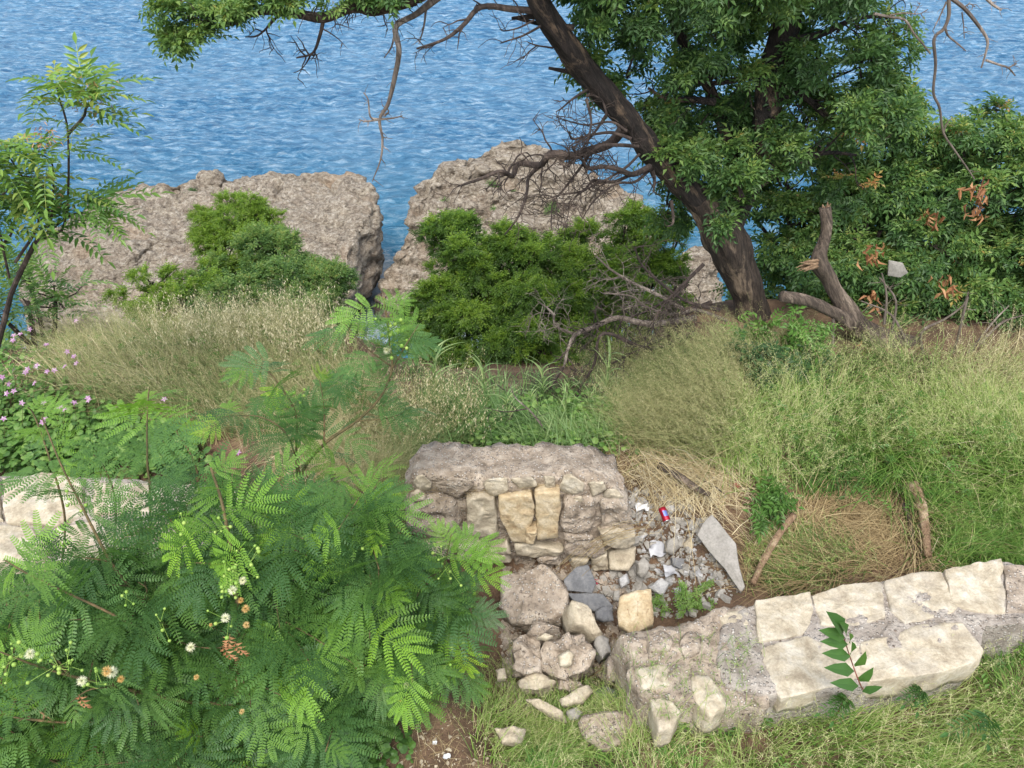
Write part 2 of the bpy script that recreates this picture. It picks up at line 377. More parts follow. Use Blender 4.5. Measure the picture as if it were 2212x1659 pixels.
def G(u, v, off=0.0):
    """where the sight line through (u, v) meets the ground; lines that clear the cliff edge stop on its rim"""
    d = ray(u, v).reshape(-1, 3); t = np.linspace(2, 16, 561)
    p = CAM + d[:, None] * t[None, :, None]; H = height(p[..., 0], p[..., 1])
    below = p[..., 2] < H; k = np.argmax(below, 1); miss = ~below.any(1) | (p[np.arange(len(d)), k, 1] > 11)
    k = np.where(miss, np.argmin(np.where(p[..., 1] < 8, p[..., 2] - H, 99), 1), k)
    q = p[np.arange(len(d)), k]; q[:, 2] = height(q[:, 0], q[:, 1]) + off
    return q if np.ndim(u) else q[0]
def g1(x, y): return np.array([x, y, float(height(x, y))])

def grid_obj(name, X, Y, Z, mat, kind='structure'):
    a = Acc(); r, c = X.shape; i = np.arange(r - 1)[:, None] * c; j = np.arange(c - 1)[None]
    F = np.stack([i + j, i + j + 1, i + c + j + 1, i + c + j], -1).reshape(-1, 4)
    a.add(np.stack([X, Y, Z], -1), F); o = a.build(name, mat, None, True); o['kind'] = kind; return o
sx = np.linspace(-1, 1, 420); gx = 7 * sx + 60 * np.sign(sx) * np.abs(sx) ** 5
gy = np.concatenate([np.linspace(-6, 1.8, 30)[:-1], np.linspace(1.8, 9, 190)[:-1], np.linspace(9, 26, 120)])
X, Y = np.meshgrid(gx, gy); grid_obj('ground', X, Y, _height(X, Y), SOIL)

def sea_z(x, y):
    p = np.stack([x * .32 + y * .05, y * .62, x * 0], -1)
    f = 1 / (1 + ((y - 30).clip(0) / 260) ** 2)
    return SEA_Z + f * (.10 * ridge(p * 1.5, 3, 21) + .08 * fbm(p * 5, 3, 22) - .05)
a_ = np.linspace(-1.7, 1.7, 640); yy = np.concatenate([np.linspace(14, 100, 520)[:-1], 100 * (30 ** np.linspace(0, 1, 160))])
A_, Y = np.meshgrid(a_, yy); X = A_ * (Y * .72 + 16)
sea = grid_obj('water', X, Y, sea_z(X, Y), WATER)

# ------------------------------------------------------------------ stones
def stone(name, pts, nrm, depth, mat, parent=None, amp=.012, rnd_=.02, taper=.94, Mn=56, tint=.5, bulge=.01, fr=None, acc=None, jag=.0, seed=None, face_amp=None, chip=10):
    """an irregular block: its visible face is the outline pts, it runs back by depth along -nrm, with broken edges"""
    p = np.asarray(pts, float); nrm = n1(np.asarray(nrm, float)); c = p.mean(0)
    q = np.vstack([p, p[:1]]); seg = np.linalg.norm(np.diff(q, axis=0), axis=1); s = np.concatenate([[0], np.cumsum(seg)])
    t = np.linspace(0, s[-1], Mn, endpoint=False)
    b = np.stack([np.interp(t, s, q[:, k]) for k in range(3)], -1)
    b = b * .8 + .1 * np.roll(b, 1, 0) + .1 * np.roll(b, -1, 0)
    size = np.sqrt(np.linalg.norm(b - c, axis=1).mean()) ; sz = np.linalg.norm(b - c, axis=1).mean()
    seed = rng.integers(1000) if seed is None else seed
    if jag: b = c + (b - c) * (1 + jag * fbm(b * (1.2 / sz), 4, seed))[:, None]
    rr = min(rnd_, depth * .4, sz * .3)
    k1 = 1 - rr / sz
    rings = [(s_, 0) for s_ in np.linspace(0.001, k1, 12)] + [(1 - rr / sz * .35, -rr * .3), (1, -rr)] + [(1 - (1 - taper) * g, -rr - (depth - rr) * g) for g in (.2, .4, .6, .8, 1)] + [(.5 * taper, -depth), (.001, -depth)]
    V = []
    for sc, h in rings:
        V.append(c + (b - c) * sc + nrm * (h + (bulge * (1 - sc ** 2) if h == 0 else 0)))
    V = np.array(V); fr = fr or 1.0 / max(sz, .05)
    fa = amp if face_amp is None else face_amp
    off = np.stack([fbm(V * fr + 31 * k, 5, seed % 97 + k) for k in range(3)], -1)
    V = V + off * amp + nrm * (ridge(V * fr * 1.3, 4, seed % 89) * fa * .6)[..., None]
    for _ in range(chip):      # broken flat facets
        pn = n1(rng.normal(size=3) + nrm * .9); h = (V - c) @ pn; d0 = h.max() * rnd(.82, .98)
        V = V - np.maximum(0, h - d0)[..., None] * pn * .9
    V = V + (fbm(V * 22, 3, 5) * min(amp, .012) * .35)[..., None] * nrm
    m = len(rings); i = np.arange(m - 1)[:, None] * Mn; j = np.arange(Mn)[None]; k = (j + 1) % Mn
    F = np.stack([i + j, i + Mn + j, i + Mn + k, i + k], -1).reshape(-1, 4)
    # outline may be wound either way
    nn = np.cross(b - c, np.roll(b, -1, 0) - c).sum(0)
    if nn @ nrm < 0: F = F[:, ::-1]
    a = acc or Acc(); a.add(V.reshape(-1, 3), F, tint)
    if acc is None: return a.build(name, mat, parent, True)
def z1(x, y): return (737.3 + x / 3, 1106 + y / 3)              # pixel of the enlarged lower middle third
def z2(x, y): return (1474.7 + x / 3, 1106 + y / 3)             # lower right third
def z4(x, y): return (823 + x * .372, 932.7 + y * .372)         # the block
def onz(L, z, f=lambda x, y: (x, y)):
    L = [f(*q) for q in L]; return PZ([q[0] for q in L], [q[1] for q in L], z)
def ony(L, y, f=lambda x, y: (x, y)):
    L = [f(*q) for q in L]; return P([q[0] for q in L], [q[1] for q in L], y)
UP = (0, 0, 1)

# right-hand wall
WT = .46
wall = thing('stone_wall', (2.0, 2.9, 0), 'low dry looking wall of squared cream stones set in pebbly mortar, crossing the lower right corner', 'wall')
core = [(1565, 1335), (1635, 1302), (1755, 1288), (1905, 1256), (2030, 1235), (2165, 1212), (2212, 1222), (2330, 1200), (2330, 1330), (2212, 1348), (2128, 1352), (2118, 1425), (1950, 1462), (1790, 1490), (1690, 1500), (1640, 1500), (1560, 1480), (1548, 1400)]
stone('mortar', onz(core, WT - .014), UP, .62, S_MORT, wall, .010, .02, .97, 160, fr=9, jag=.0, chip=0)
S = [([(475, 575), (830, 522), (842, 600), (805, 775), (500, 835), (488, 700)], S_CREAM, .03),
     ([(850, 545), (1010, 490), (1285, 440), (1305, 680), (1080, 745), (910, 730), (870, 620)], S_CREAM, .015),
     ([(1300, 455), (1480, 410), (1665, 390), (1770, 620), (1740, 650), (1440, 715), (1350, 640)], S_CREAM, .012),
     ([(1700, 380), (1880, 345), (2055, 308), (2085, 650), (1960, 640), (1820, 640), (1760, 590)], S_CREAM, .03),
     ([(500, 890), (800, 810), (900, 850), (1120, 850), (1145, 1060), (930, 1130), (650, 1195), (590, 1080)], S_CREAM, .02),
     ([(1180, 815), (1350, 810), (1500, 745), (1800, 720), (1930, 900), (1920, 960), (1640, 1040), (1230, 1090), (1150, 1060)], S_CREAM, .016),
     ([(2085, 360), (2200, 350), (2230, 470), (2225, 640), (2110, 640)], S_CONC, .02),
     ([(2240, 410), (2500, 340), (2520, 620), (2250, 660)], S_CREAM, .02)]
for pts, m, h in S: pp = onz(pts, WT + .004 + h * .22, z2); pp = pp.mean(0) + (pp - pp.mean(0)) * 1.055; stone('stone', pp, UP, .24 if h < .02 else .2, m, wall, .009, .006, .98, 130, fr=8, bulge=.0, jag=.04, chip=2)

# broken stretch of the same wall
bw = thing('broken_wall', (1.0, 2.8, 0), 'crumbled stretch of wall with pale stones stuck in rough concrete, left of the squared stones', 'wall')
stone('concrete', onz([(-430, 790), (-330, 740), (0, 720), (120, 690), (250, 640), (430, 630), (470, 700), (480, 900), (520, 1050), (600, 1170), (570, 1250), (380, 1260), (150, 1290), (60, 1240), (20, 1230), (-130, 1240), (-260, 1190), (-330, 1060), (-330, 960), (-380, 860)], WT - .05, z2), UP, .6, S_CONC, bw, .03, .03, .95, 170, fr=8, jag=.05, chip=0)
for pts, m, h in [([(210, 655), (330, 632), (430, 645), (432, 735), (350, 770), (260, 745)], S_CREAM, .0), ([(60, 1065), (180, 1055), (240, 1150), (300, 1260), (180, 1335), (80, 1225)], S_CREAM, .01),
                  ([(-310, 1010), (-180, 985), (-80, 1000), (-70, 1120), (-260, 1160)], S_CREAM, .01), ([(-222, 1190), (-90, 1195), (-10, 1290), (-60, 1400), (-170, 1410)], S_CREAM, .0),
                  ([(-20, 830), (60, 760), (140, 800), (120, 900), (20, 930)], S_CONC, .03), ([(-240, 800), (-130, 755), (-50, 800), (-90, 900), (-220, 930)], S_CONC, .035)]:
    stone('stone', onz(pts, WT - .02 + h * .7, z2), UP, .25, m, bw, .014, .014, .93, 60, fr=6, jag=.06)

# left-hand wall
lw = thing('stone_wall', (-2.2, 4.1, 0), 'low wall of pale boulders in mortar at the left edge, behind the feathery shrub', 'wall')
stone('mortar', onz([(-160, 1040), (0, 1026), (180, 1030), (360, 1040), (560, 1062), (660, 1085), (700, 1130), (640, 1190), (420, 1215), (200, 1215), (60, 1212), (-160, 1215)], .40), UP, .6, S_MORT, lw, .012, .03, .97, 120, fr=5, chip=0)
for pts in [[(8, 1030), (85, 1020), (182, 1032), (180, 1105), (150, 1118), (120, 1132), (12, 1128)], [(-40, 1136), (30, 1128), (78, 1142), (108, 1176), (92, 1202), (30, 1214), (-50, 1212)], [(195, 1040), (280, 1044), (350, 1036), (372, 1078), (330, 1106), (205, 1108)],
            [(382, 1042), (450, 1050), (560, 1066), (575, 1110), (500, 1122), (400, 1106)], [(112, 1140), (250, 1118), (300, 1124), (312, 1196), (140, 1208), (118, 1170)], [(322, 1120), (440, 1116), (500, 1130), (490, 1196), (330, 1200)], [(585, 1078), (655, 1090), (682, 1130), (640, 1176), (520, 1186), (515, 1136)],
            [(-130, 1034), (0, 1030), (0, 1124), (-130, 1128)]]:
    stone('stone', onz(pts, .455), UP, .2, S_CREAM, lw, .016, .018, .95, 90, fr=5, bulge=.01, jag=.05, chip=3)

# broken block in the middle
bl = thing('ruined_wall_block', (.1, 4.6, 0), 'broken chunk of old wall with rough concrete cap and stones showing in its face', 'wall block')
stone('concrete_cap', onz([(140, 150), (190, 105), (270, 82), (330, 85), (430, 80), (500, 95), (700, 100), (1000, 113), (1200, 120), (1320, 150), (1360, 220), (1330, 300), (1180, 285), (1000, 262), (700, 272), (350, 272), (190, 240)], .47, z4), (0, .0, 1), .34, S_CONC, bl, .035, .03, .93, 200, fr=6, jag=.05, bulge=.02, seed=11, chip=5)
stone('concrete_body', ony([(150, 390), (170, 260), (400, 250), (800, 250), (1250, 260), (1420, 320), (1450, 430), (1450, 600), (1440, 700), (1330, 745), (900, 760), (400, 745), (200, 690)], 4.37, z4), (0, -1, .16), .5, S_CONC, bl, .04, .04, .96, 180, fr=7, jag=.04, seed=12, chip=0)
for pts in [[(180, 300), (205, 250), (250, 242), (290, 290), (282, 335), (220, 345)], [(310, 305), (400, 262), (530, 280), (540, 315), (440, 385), (340, 350)], [(595, 282), (655, 262), (728, 268), (732, 350), (620, 365)], [(755, 275), (880, 262), (915, 310), (800, 330)],
            [(950, 258), (1010, 252), (1012, 332), (958, 332)], [(1060, 262), (1115, 240), (1180, 290), (1190, 340), (1130, 368), (1030, 325)], [(1200, 300), (1290, 280), (1300, 340), (1230, 378)], [(160, 350), (230, 325), (262, 370), (250, 402), (180, 400)], [(1120, 380), (1170, 372), (1178, 405), (1130, 420)], [(1310, 330), (1380, 330), (1410, 380), (1350, 400), (1300, 380)]]:
    pale = pts[0][0] in (1060, 595, 1120, 160)
    stone('stone', ony(pts, 4.29, z4), n1(np.array([0, -.6, .8])), .15, S_CREAM if pale else S_CONC if pts[0][0] in (310,) else S_TAN, bl, .014, .016, .95, 64, fr=8, jag=.06, bulge=.01)
stone('concrete_lump', ony([(145, 420), (190, 385), (260, 370), (380, 375), (480, 400), (492, 480), (480, 600), (380, 640), (240, 640), (170, 560)], 4.30, z4), (0, -1, .25), .25, S_CONC, bl, .04, .06, .9, 80, fr=5, jag=.06)
stone('concrete_lump', ony([(1050, 378), (1120, 365), (1240, 385), (1250, 480), (1240, 590), (1150, 610), (1055, 600), (1045, 480)], 4.29, z4), (0, -1, .18), .25, S_CONC, bl, .035, .05, .93, 80, fr=5, jag=.03)
stone('concrete_lump', ony([(1262, 390), (1350, 350), (1440, 400), (1450, 480), (1440, 585), (1330, 600), (1258, 590)], 4.29, z4), (0, -1, .18), .25, S_CONC, bl, .04, .05, .93, 80, fr=5, jag=.04)
for pts, m, y in [([(490, 400), (560, 378), (655, 378), (672, 470), (685, 590), (600, 622), (505, 600), (495, 500)], S_TAN, 4.26), ([(675, 380), (780, 366), (872, 366), (902, 440), (882, 520), (845, 645), (760, 632), (735, 580), (690, 500)], S_GOLD, 4.25), ([(900, 362), (960, 350), (1042, 352), (1046, 440), (1032, 500), (1032, 630), (915, 645), (900, 540)], S_GOLD, 4.24),
                  ([(840, 592), (900, 578), (906, 600), (888, 655), (842, 650)], S_GOLD, 4.17)]:
    stone('stone', ony(pts, y, z4), (0, -1, .2), .22, m, bl, .013, .014, .97, 96, fr=7, jag=.03, bulge=.005, chip=6)
for pts, m in [([(750, 665), (850, 650), (960, 672), (1052, 690), (1050, 722), (900, 730), (790, 720)], S_TAN), ([(1060, 650), (1180, 640), (1290, 650), (1300, 705), (1180, 735), (1070, 712)], S_CONC), ([(1048, 605), (1150, 592), (1245, 610), (1240, 640), (1060, 640)], S_CONC), ([(1215, 730), (1310, 720), (1320, 800), (1230, 815)], S_TAN),
               ([(230, 660), (350, 650), (420, 680), (410, 740), (260, 730)], S_TAN), ([(440, 660), (560, 640), (610, 670), (600, 730), (450, 740)], S_CREAM), ([(590, 725), (720, 710), (760, 760), (620, 775)], S_TAN), ([(900, 735), (1040, 728), (1060, 775), (920, 785)], S_CONC), ([(1100, 740), (1205, 738), (1200, 790), (1110, 795)], S_TAN),
               ([(620, 690), (740, 650), (745, 700), (640, 740)], S_TAN), ([(1262, 590), (1400, 575), (1500, 600), (1495, 650), (1400, 690), (1290, 660)], S_TAN)]:
    stone('stone', ony(pts, 4.25, z4), (0, -1, .35), .25, m, bl, .018, .02, .96, 80, fr=7, jag=.04)

# loose stones and slabs: (name, outline in z1 px, height of the face, material, thickness, normal, label, category)
LOOSE = [
 ('concrete_chunk', [(1000, 480), (1050, 370), (1170, 385), (1330, 310), (1430, 430), (1480, 560), (1500, 680), (1400, 715), (1300, 725), (1100, 700), (1010, 620)], -.08, S_CONC, .24, (-.05, -.25, 1), 'big flat chunk of rough concrete lying just in front of the block', 'concrete chunk', .03),
 ('slate_slab', [(1440, 440), (1520, 352), (1600, 338), (1650, 460), (1620, 525), (1450, 512)], -.16, S_SLATE, .04, (.0, -.45, 1), 'upright leaning dark grey slate beside the big concrete chunk', 'slate', .006),
 ('slate_slab', [(1470, 530), (1600, 525), (1700, 535), (1770, 610), (1700, 655), (1540, 610)], -.24, S_SLATE, .05, (.1, -.2, 1), 'dark grey slate lying flat below the leaning slate', 'slate', .006),
 ('slate_chunk', [(1645, 640), (1690, 600), (1760, 612), (1772, 700), (1700, 714), (1650, 690)], -.12, S_SLATE, .12, (.0, -.5, 1), 'small faceted lump of dark slate between pointed stone and cream stone', 'slate', .01),
 ('limestone', [(1790, 620), (1805, 530), (1900, 510), (2000, 500), (2020, 640), (2025, 720), (1900, 795), (1795, 740)], -.02, S_GOLD, .2, (-.15, -.3, 1), 'smooth cream yellow stone standing in the rubble above the broken wall', 'stone', .012),
 ('limestone', [(1480, 600), (1520, 548), (1590, 595), (1650, 690), (1705, 780), (1650, 815), (1560, 760), (1490, 740)], .02, S_TAN, .25, (.25, -.3, 1), 'pointed tan stone leaning in the rubble with its tip up', 'stone', .025),
 ('concrete_chunk', [(1300, 850), (1420, 770), (1580, 755), (1650, 850), (1665, 950), (1560, 1050), (1400, 1060), (1300, 980)], .02, S_CONC, .34, (0, -.25, 1), 'round weathered concrete lump below the pointed tan stone', 'concrete chunk', .045),
 ('concrete_chunk', [(1175, 780), (1220, 722), (1320, 715), (1430, 765), (1330, 800), (1260, 830)], .03, S_CONC, .25, (0, -.2, 1), 'low rough concrete lump with a cream chip resting on it', 'concrete chunk', .035),
 ('concrete_chunk', [(1120, 850), (1190, 800), (1290, 840), (1300, 960), (1200, 1000), (1110, 940)], -.06, S_CONC, .25, (0, -.3, 1), 'rough concrete lump at the edge of the feathery shrub', 'concrete chunk', .04),
 ('limestone', [(1270, 815), (1320, 785), (1375, 800), (1330, 830)], .075, S_CREAM, .06, (0, -.3, 1), 'small cream stone chip on top of a low concrete lump', 'stone', .008),
 ('limestone', [(1395, 920), (1460, 885), (1505, 905), (1480, 985), (1410, 1000)], .065, S_CREAM, .08, (0, -.4, 1), 'small pale stone stuck to the round concrete lump', 'stone', .015),
 ('limestone', [(1400, 1210), (1500, 1150), (1600, 1115), (1640, 1160), (1570, 1240), (1430, 1255)], -.08, S_TAN, .08, (0, -.3, 1), 'flat greenish tan stone in the hollow under the round concrete lump', 'stone', .01),
 ('limestone', [(1190, 1210), (1260, 1200), (1430, 1290), (1460, 1340), (1380, 1330), (1260, 1270)], -.05, S_TAN, .1, (0, -.3, 1), 'long flat stone half sunk in the grass at the bottom of the rubble', 'stone', .012),
 ('limestone', [(1460, 1290), (1520, 1260), (1570, 1300), (1540, 1345), (1480, 1340)], -.12, S_SLAB, .08, (0, -.3, 1), 'small grey stone deep in the dark hollow', 'stone', .01),
 ('concrete_chunk', [(1560, 1330), (1700, 1290), (1840, 1300), (1900, 1400), (1860, 1480), (1700, 1560), (1580, 1500)], .02, S_CONC, .2, (0, -.15, 1), 'broad concrete lump half buried in grass at the foot of the broken wall', 'concrete chunk', .035),
 ('concrete_chunk', [(1120, 900), (1200, 880), (1300, 975), (1290, 1050), (1180, 1065), (1100, 1010)], -.04, S_CONC, .25, (0, -.3, 1), 'rough concrete lump left of the round weathered lump, touching the shrub', 'concrete chunk', .04),
 ('concrete_chunk', [(1390, 1060), (1560, 1045), (1600, 1110), (1480, 1150), (1395, 1140)], -.14, S_CONC, .2, (0, -.5, 1), 'shaded concrete lump directly under the round weathered lump', 'concrete chunk', .04),
 ('concrete_chunk', [(1655, 770), (1740, 815), (1765, 900), (1690, 965), (1650, 880)], -.1, S_SLAB, .2, (0, -.4, 1), 'grey wedge of stone between the pointed stone and the broken wall', 'stone', .02),
 ('concrete_chunk', [(1700, 950), (1830, 900), (1850, 1020), (1765, 1095), (1690, 1045)], -.12, S_CONC, .2, (0, -.4, 1), 'concrete lump wedged against the left end of the broken wall', 'concrete chunk', .04),
 ('concrete_chunk', [(1150, 1075), (1300, 1055), (1385, 1110), (1300, 1180), (1180, 1160)], -.12, S_TAN, .2, (0, -.3, 1), 'low tan lump in dry grass below the shrub side rubble', 'concrete chunk', .03),
 ('limestone', [(1640, 1160), (1720, 1120), (1800, 1160), (1780, 1240), (1680, 1260)], -.2, S_SLATE, .15, (0, -.4, 1), 'dark grey stone at the bottom of the hollow beside the broken wall', 'stone', .02),
 ('limestone', [(1000, 1020), (1060, 1010), (1065, 1080), (1010, 1080)], -.05, S_TAN, .1, (0, -.3, 1), 'small tan stone by the shrub tips left of the rubble', 'stone', .01),
 ('limestone', [(1000, 1400), (1100, 1370), (1200, 1400), (1180, 1490), (1050, 1500)], .0, S_TAN, .1, (0, -.2, 1), 'tan stone overgrown by grass next to the bare soil', 'stone', .015),
]
for nm, pts, z, m, dep, nr, lab, cat, amp in LOOSE:
    o = onz(pts, z, z1); c = o.mean(0); nr = np.array(nr, float); nr /= np.linalg.norm(nr)
    # tilt the face: keep the outline on the sight lines but on the tilted plane
    d = o - CAM; k = ((c - CAM) @ nr) / (d @ nr); o = CAM + d * k[:, None]
    tag(stone(nm, o, nr, dep, m, None, amp, min(.006 if dep < .06 else .02, dep * .3), .93, 100, fr=6, jag=.06 if amp > .01 else .02, chip=0 if dep < .06 else 10), lab, cat)
LOOSE4 = [
 ('stone_slab', [(1835, 600), (1870, 530), (1920, 478), (1990, 560), (2062, 650), (2075, 760), (2110, 900), (2085, 930), (2000, 800), (1900, 690)], .14, S_SLAB, .045, (-.45, -.35, 1), 'long pale grey slab leaning against the grassy bank', 'slab', .004),
 ('limestone', [(1755, 645), (1800, 608), (1850, 620), (1905, 715), (1860, 755), (1785, 722)], -.12, S_CREAM, .16, (-.1, -.4, 1), 'whitish stone propped against the long grey slab', 'stone', .02),
 ('limestone', [(1320, 700), (1400, 680), (1482, 670), (1478, 760), (1440, 812), (1335, 800)], -.2, S_TAN, .2, (0, -.8, .7), 'squared stone under the lower right corner of the block', 'stone', .014),
 ('slate_slab', [(1690, 735), (1760, 740), (1870, 800), (1880, 835), (1790, 830), (1700, 780)], -.24, S_SLATE, .05, (.2, -.6, 1), 'dark slate wedged below the whitish stone', 'slate', .006),
 ('plaster_slab', [(1660, 620), (1720, 600), (1750, 660), (1700, 700), (1655, 680)], -.14, S_SLAB, .1, (.1, -.5, 1), 'pale grey stone between the plastic film and the whitish stone', 'stone', .02),
 ('plaster_slab', [(1560, 900), (1640, 840), (1690, 880), (1640, 950)], -.2, S_WHITE, .06, (.1, -.5, 1), 'broad whitish plaster piece low in the rubble slope', 'plaster', .014),
 ('plaster_slab', [(1480, 760), (1520, 720), (1560, 780), (1520, 850), (1480, 820)], -.2, S_SLAB, .08, (0, -.6, 1), 'grey angular stone right of the squared stone under the block', 'stone', .015),
 ('plaster_slab', [(1380, 860), (1430, 820), (1450, 880), (1400, 910)], -.2, S_WHITE, .08, (0, -.6, 1), 'small whitish stone left of the grey rubble', 'plaster', .012),
 ('pebble', [(1535, 400), (1565, 382), (1595, 400), (1590, 450), (1560, 462), (1538, 440)], -.10, S_SLAB, .07, (0, -.5, 1), 'smooth round grey pebble beside the drink can', 'stone', .004),
 ('tile', [(1558, 487), (1612, 478), (1628, 522), (1580, 536)], -.10, S_WHITE, .012, (0, -.4, 1), 'square white broken tile next to the drink can', 'tile', .001),
 ('limestone', [(1785, 95), (1850, 85), (1910, 90), (1920, 130), (1860, 180), (1800, 140)], .15, S_TAN, .1, (0, -.3, 1), 'flat stone among dry straw above the rubble slope', 'stone', .015),
 ('plaster_slab', [(1450, 520), (1520, 470), (1560, 545), (1500, 572)], -.16, S_WHITE, .03, (.2, -.5, 1), 'white plaster piece left of the square tile', 'plaster', .01),
 ('plaster_slab', [(1700, 910), (1740, 900), (1745, 950), (1710, 955)], -.22, S_WHITE, .02, (0, -.5, 1), 'small white plaster piece at the foot of the rubble slope', 'plaster', .006),
 ('stone_slab', [(1350, 925), (1385, 920), (1390, 990), (1350, 975)], -.2, S_SLAB, .03, (.1, -.6, 1), 'small bluish grey slab left of the smooth cream yellow stone', 'slab', .004),
]
for nm, pts, z, m, dep, nr, lab, cat, amp in LOOSE4:
    o = onz(pts, z, z4); c = o.mean(0); nr = np.array(nr, float); nr /= np.linalg.norm(nr)
    d = o - CAM; k = ((c - CAM) @ nr) / (d @ nr); o = CAM + d * k[:, None]
    tag(stone(nm, o, nr, dep, m, None, amp, min(.006 if dep < .06 else .02, dep * .3), .98 if dep < .06 else .95, 130 if dep < .06 else 64, fr=5, jag=.02, chip=0 if dep < .06 else 10), lab, cat)

def in_region(n, poly, z0=None, y=None):
    us = [q[0] for q in poly]; vs = [q[1] for q in poly]; out = []
    while sum(map(len, out)) < n:
        u = rnd(min(us), max(us), n * 2); v = rnd(min(vs), max(vs), n * 2); k = inpoly(u, v, poly); out.append(np.stack([u[k], v[k]], -1))
    return np.concatenate(out)[:n]
# rubble fragments: uncountable gravel and chips
def gravel(name, poly, n, s0, s1, mat, label, dz=0.0):
    a = Acc(); q = in_region(n, poly); g = G(q[:, 0], q[:, 1])
    for k in range(n):
        s = s0 * (s1 / s0) ** (rnd(0, 1) ** 2); c = g[k] + [0, 0, s * .15 + dz]
        m = 7; an = np.sort(rnd(0, 6.283, m)); el = rnd(.6, 1.1, m)
        fl = rnd(.25, .8); nr = n1(np.array([rnd(-.5, .5), rnd(-.6, .3), 1])); fr = frames(n1(np.cross(nr, rv()[0]))[None], nr)[0]
        top = np.stack([np.cos(an) * el, np.sin(an) * el * rnd(.5, 1), np.full(m, fl * .5)], -1); bot = top * [1.15, 1.15, -1]; top[:, 2] += rnd(-.1, .1, m)
        V = np.vstack([top, bot]) * s @ fr.T + c; j = np.arange(m)
        a.add(V, [j[None].copy(), j[None, ::-1] + m, np.stack([j, j + m, (j + 1) % m + m, (j + 1) % m], -1)], rnd(0, 1))
    return tag(a.build(name, mat), label, 'rubble', None, 'stuff')
RP = [(1330, 1060), (1450, 1060), (1530, 1130), (1560, 1200), (1600, 1280), (1500, 1330), (1380, 1340), (1330, 1290), (1240, 1300), (1230, 1200), (1320, 1160)]
gravel('rubble', RP, 1500, .008, .06, S_SLAB, 'grey stone chips and gravel spilling down beside the block')
gravel('plaster_rubble', [(1340, 1080), (1440, 1090), (1540, 1180), (1560, 1260), (1440, 1270), (1360, 1190)], 110, .010, .06, S_WHITE, 'white plaster crumbs spilling down the rubble slope', .01)
gravel('gravel', [(1090, 1200), (1350, 1250), (1400, 1540), (1200, 1600), (1080, 1500)], 2000, .010, .07, S_CONC, 'tan stone chips between the broken lumps')
gravel('pebbles', [(820, 1560), (1000, 1540), (1120, 1659), (800, 1700)], 160, .004, .022, S_TAN, 'tiny stones scattered on the bare soil')
gravel('litter_chips', [(1280, 960), (1560, 950), (1640, 1060), (1500, 1090), (1380, 1060)], 320, .006, .035, S_TAN, 'stone crumbs on the straw above the rubble slope')

# crumpled plastic and litter
def crumple(name, u, v, s, col, label, cat, y=None, z=.03):
    c = G(u, v) if y is None else P(u, v, y); a = Acc(); n = 9
    X, Y = np.meshgrid(np.linspace(-1, 1, n), np.linspace(-1, 1, n)); sd_ = rng.integers(99)
    Z = .5 * fbm(np.stack([X * 1.7, Y * 1.7, X * 0], -1), 3, sd_)
    V = np.stack([X * (1 + .3 * Z), Y * .7 * (1 - .3 * Z), Z + .3], -1).reshape(-1, 3) * s + c + [0, 0, z]
    i = np.arange(n - 1)[:, None] * n; j = np.arange(n - 1)[None]; F = np.stack([i + j, i + j + 1, i + n + j + 1, i + n + j], -1).reshape(-1, 4)
    V2 = V - [0, 0, .004]; a.add(np.vstack([V, V2]), np.vstack([F, F[:, ::-1] + n * n])); return tag(a.build(name, col, None, True), label, cat)
PLA = plain('white_plastic', (.62, .63, .65), .45); PLG = plain('grey_plastic', (.42, .43, .46), .4)
for args in [('plastic_sheet', 1425, 1195, .10, PLG, 'long strip of dirty grey plastic film in the rubble'), ('plastic_sheet', 1455, 1245, .09, PLG, 'bunched grey plastic film lower in the rubble slope'), ('plastic_sheet', 1385, 1105, .055, PLA, 'crumpled white plastic scrap at the top of the rubble slope'),
             ('plastic_bag', 1170, 915, .05, PLA, 'white crumpled bag scrap in the greenery behind the block'), ('plastic_bag', 1210, 968, .05, PLA, 'white crumpled scrap on the back edge of the block'),
             ('paper_scrap', 966, 1640, .022, PLA, 'small white paper scrap on the bare soil'), ('paper_scrap', 940, 1612, .014, PLA, 'tiny white scrap nearest the shrub on the bare soil')]:
    crumple(*args, 'litter')
RED = plain('wilted_red', (.30, .015, .045), .7)
for u, v, lab in [(1590, 1058, 'wilted dark red blossom under the green creeper right of the straw'), (1142, 1218 + 112, 'wilted dark red blossom beside the big concrete chunk'), (1268, 1190, 'wilted dark red blossom in the straw at the foot of the block'), (1310, 1508, 'wilted dark red blossom in the dark hollow'), (1285, 1264, 'wilted pink red petal on the dark slate')]:
    crumple('wilted_blossom', u, v, .028, RED, lab, 'blossom')
# drink can
ct = P(823 + 1645 * .372, 932.7 + 480 * .372, 4.42)
can = thing('drink_can', ct, 'crushed red drink can lying in white rubble right of the block', 'can')
REDC = plain('red_metal', (.34, .012, .03), .4, .5); ALU = plain('aluminium', (.62, .62, .64), .3, .9); BLU = plain('blue_print', (.12, .2, .5), .35, .3)
ax = n1(np.array([.25, -.75, -.35])); a = Acc(); k = np.array([-.06, -.055, -.03, 0, .03, .05, .058]); rr = [.024, .032, .033, .031, .033, .033, .028]
tube(a, ct + ax * k[:, None], rr, 20, cap=False); a.build('can_body', REDC, can, True)
a = Acc(); tube(a, ct + ax * np.array([.055, .061, .0625])[:, None], [.0285, .0275, .026], 20); tube(a, ct + ax * np.array([.056, .0575])[:, None], [.022, .022], 20); a.build('can_lid', ALU, can, True)
a = Acc(); tube(a, ct + ax * np.array([.0624, .0628])[:, None] + [.004, 0, .002], [.007, .007], 10); a.build('opening', plain('dark_hole', (.01, .01, .01)), can, True)
a = Acc(); fr = frames(ax[None], np.array([0, 0, 1.]))[0]
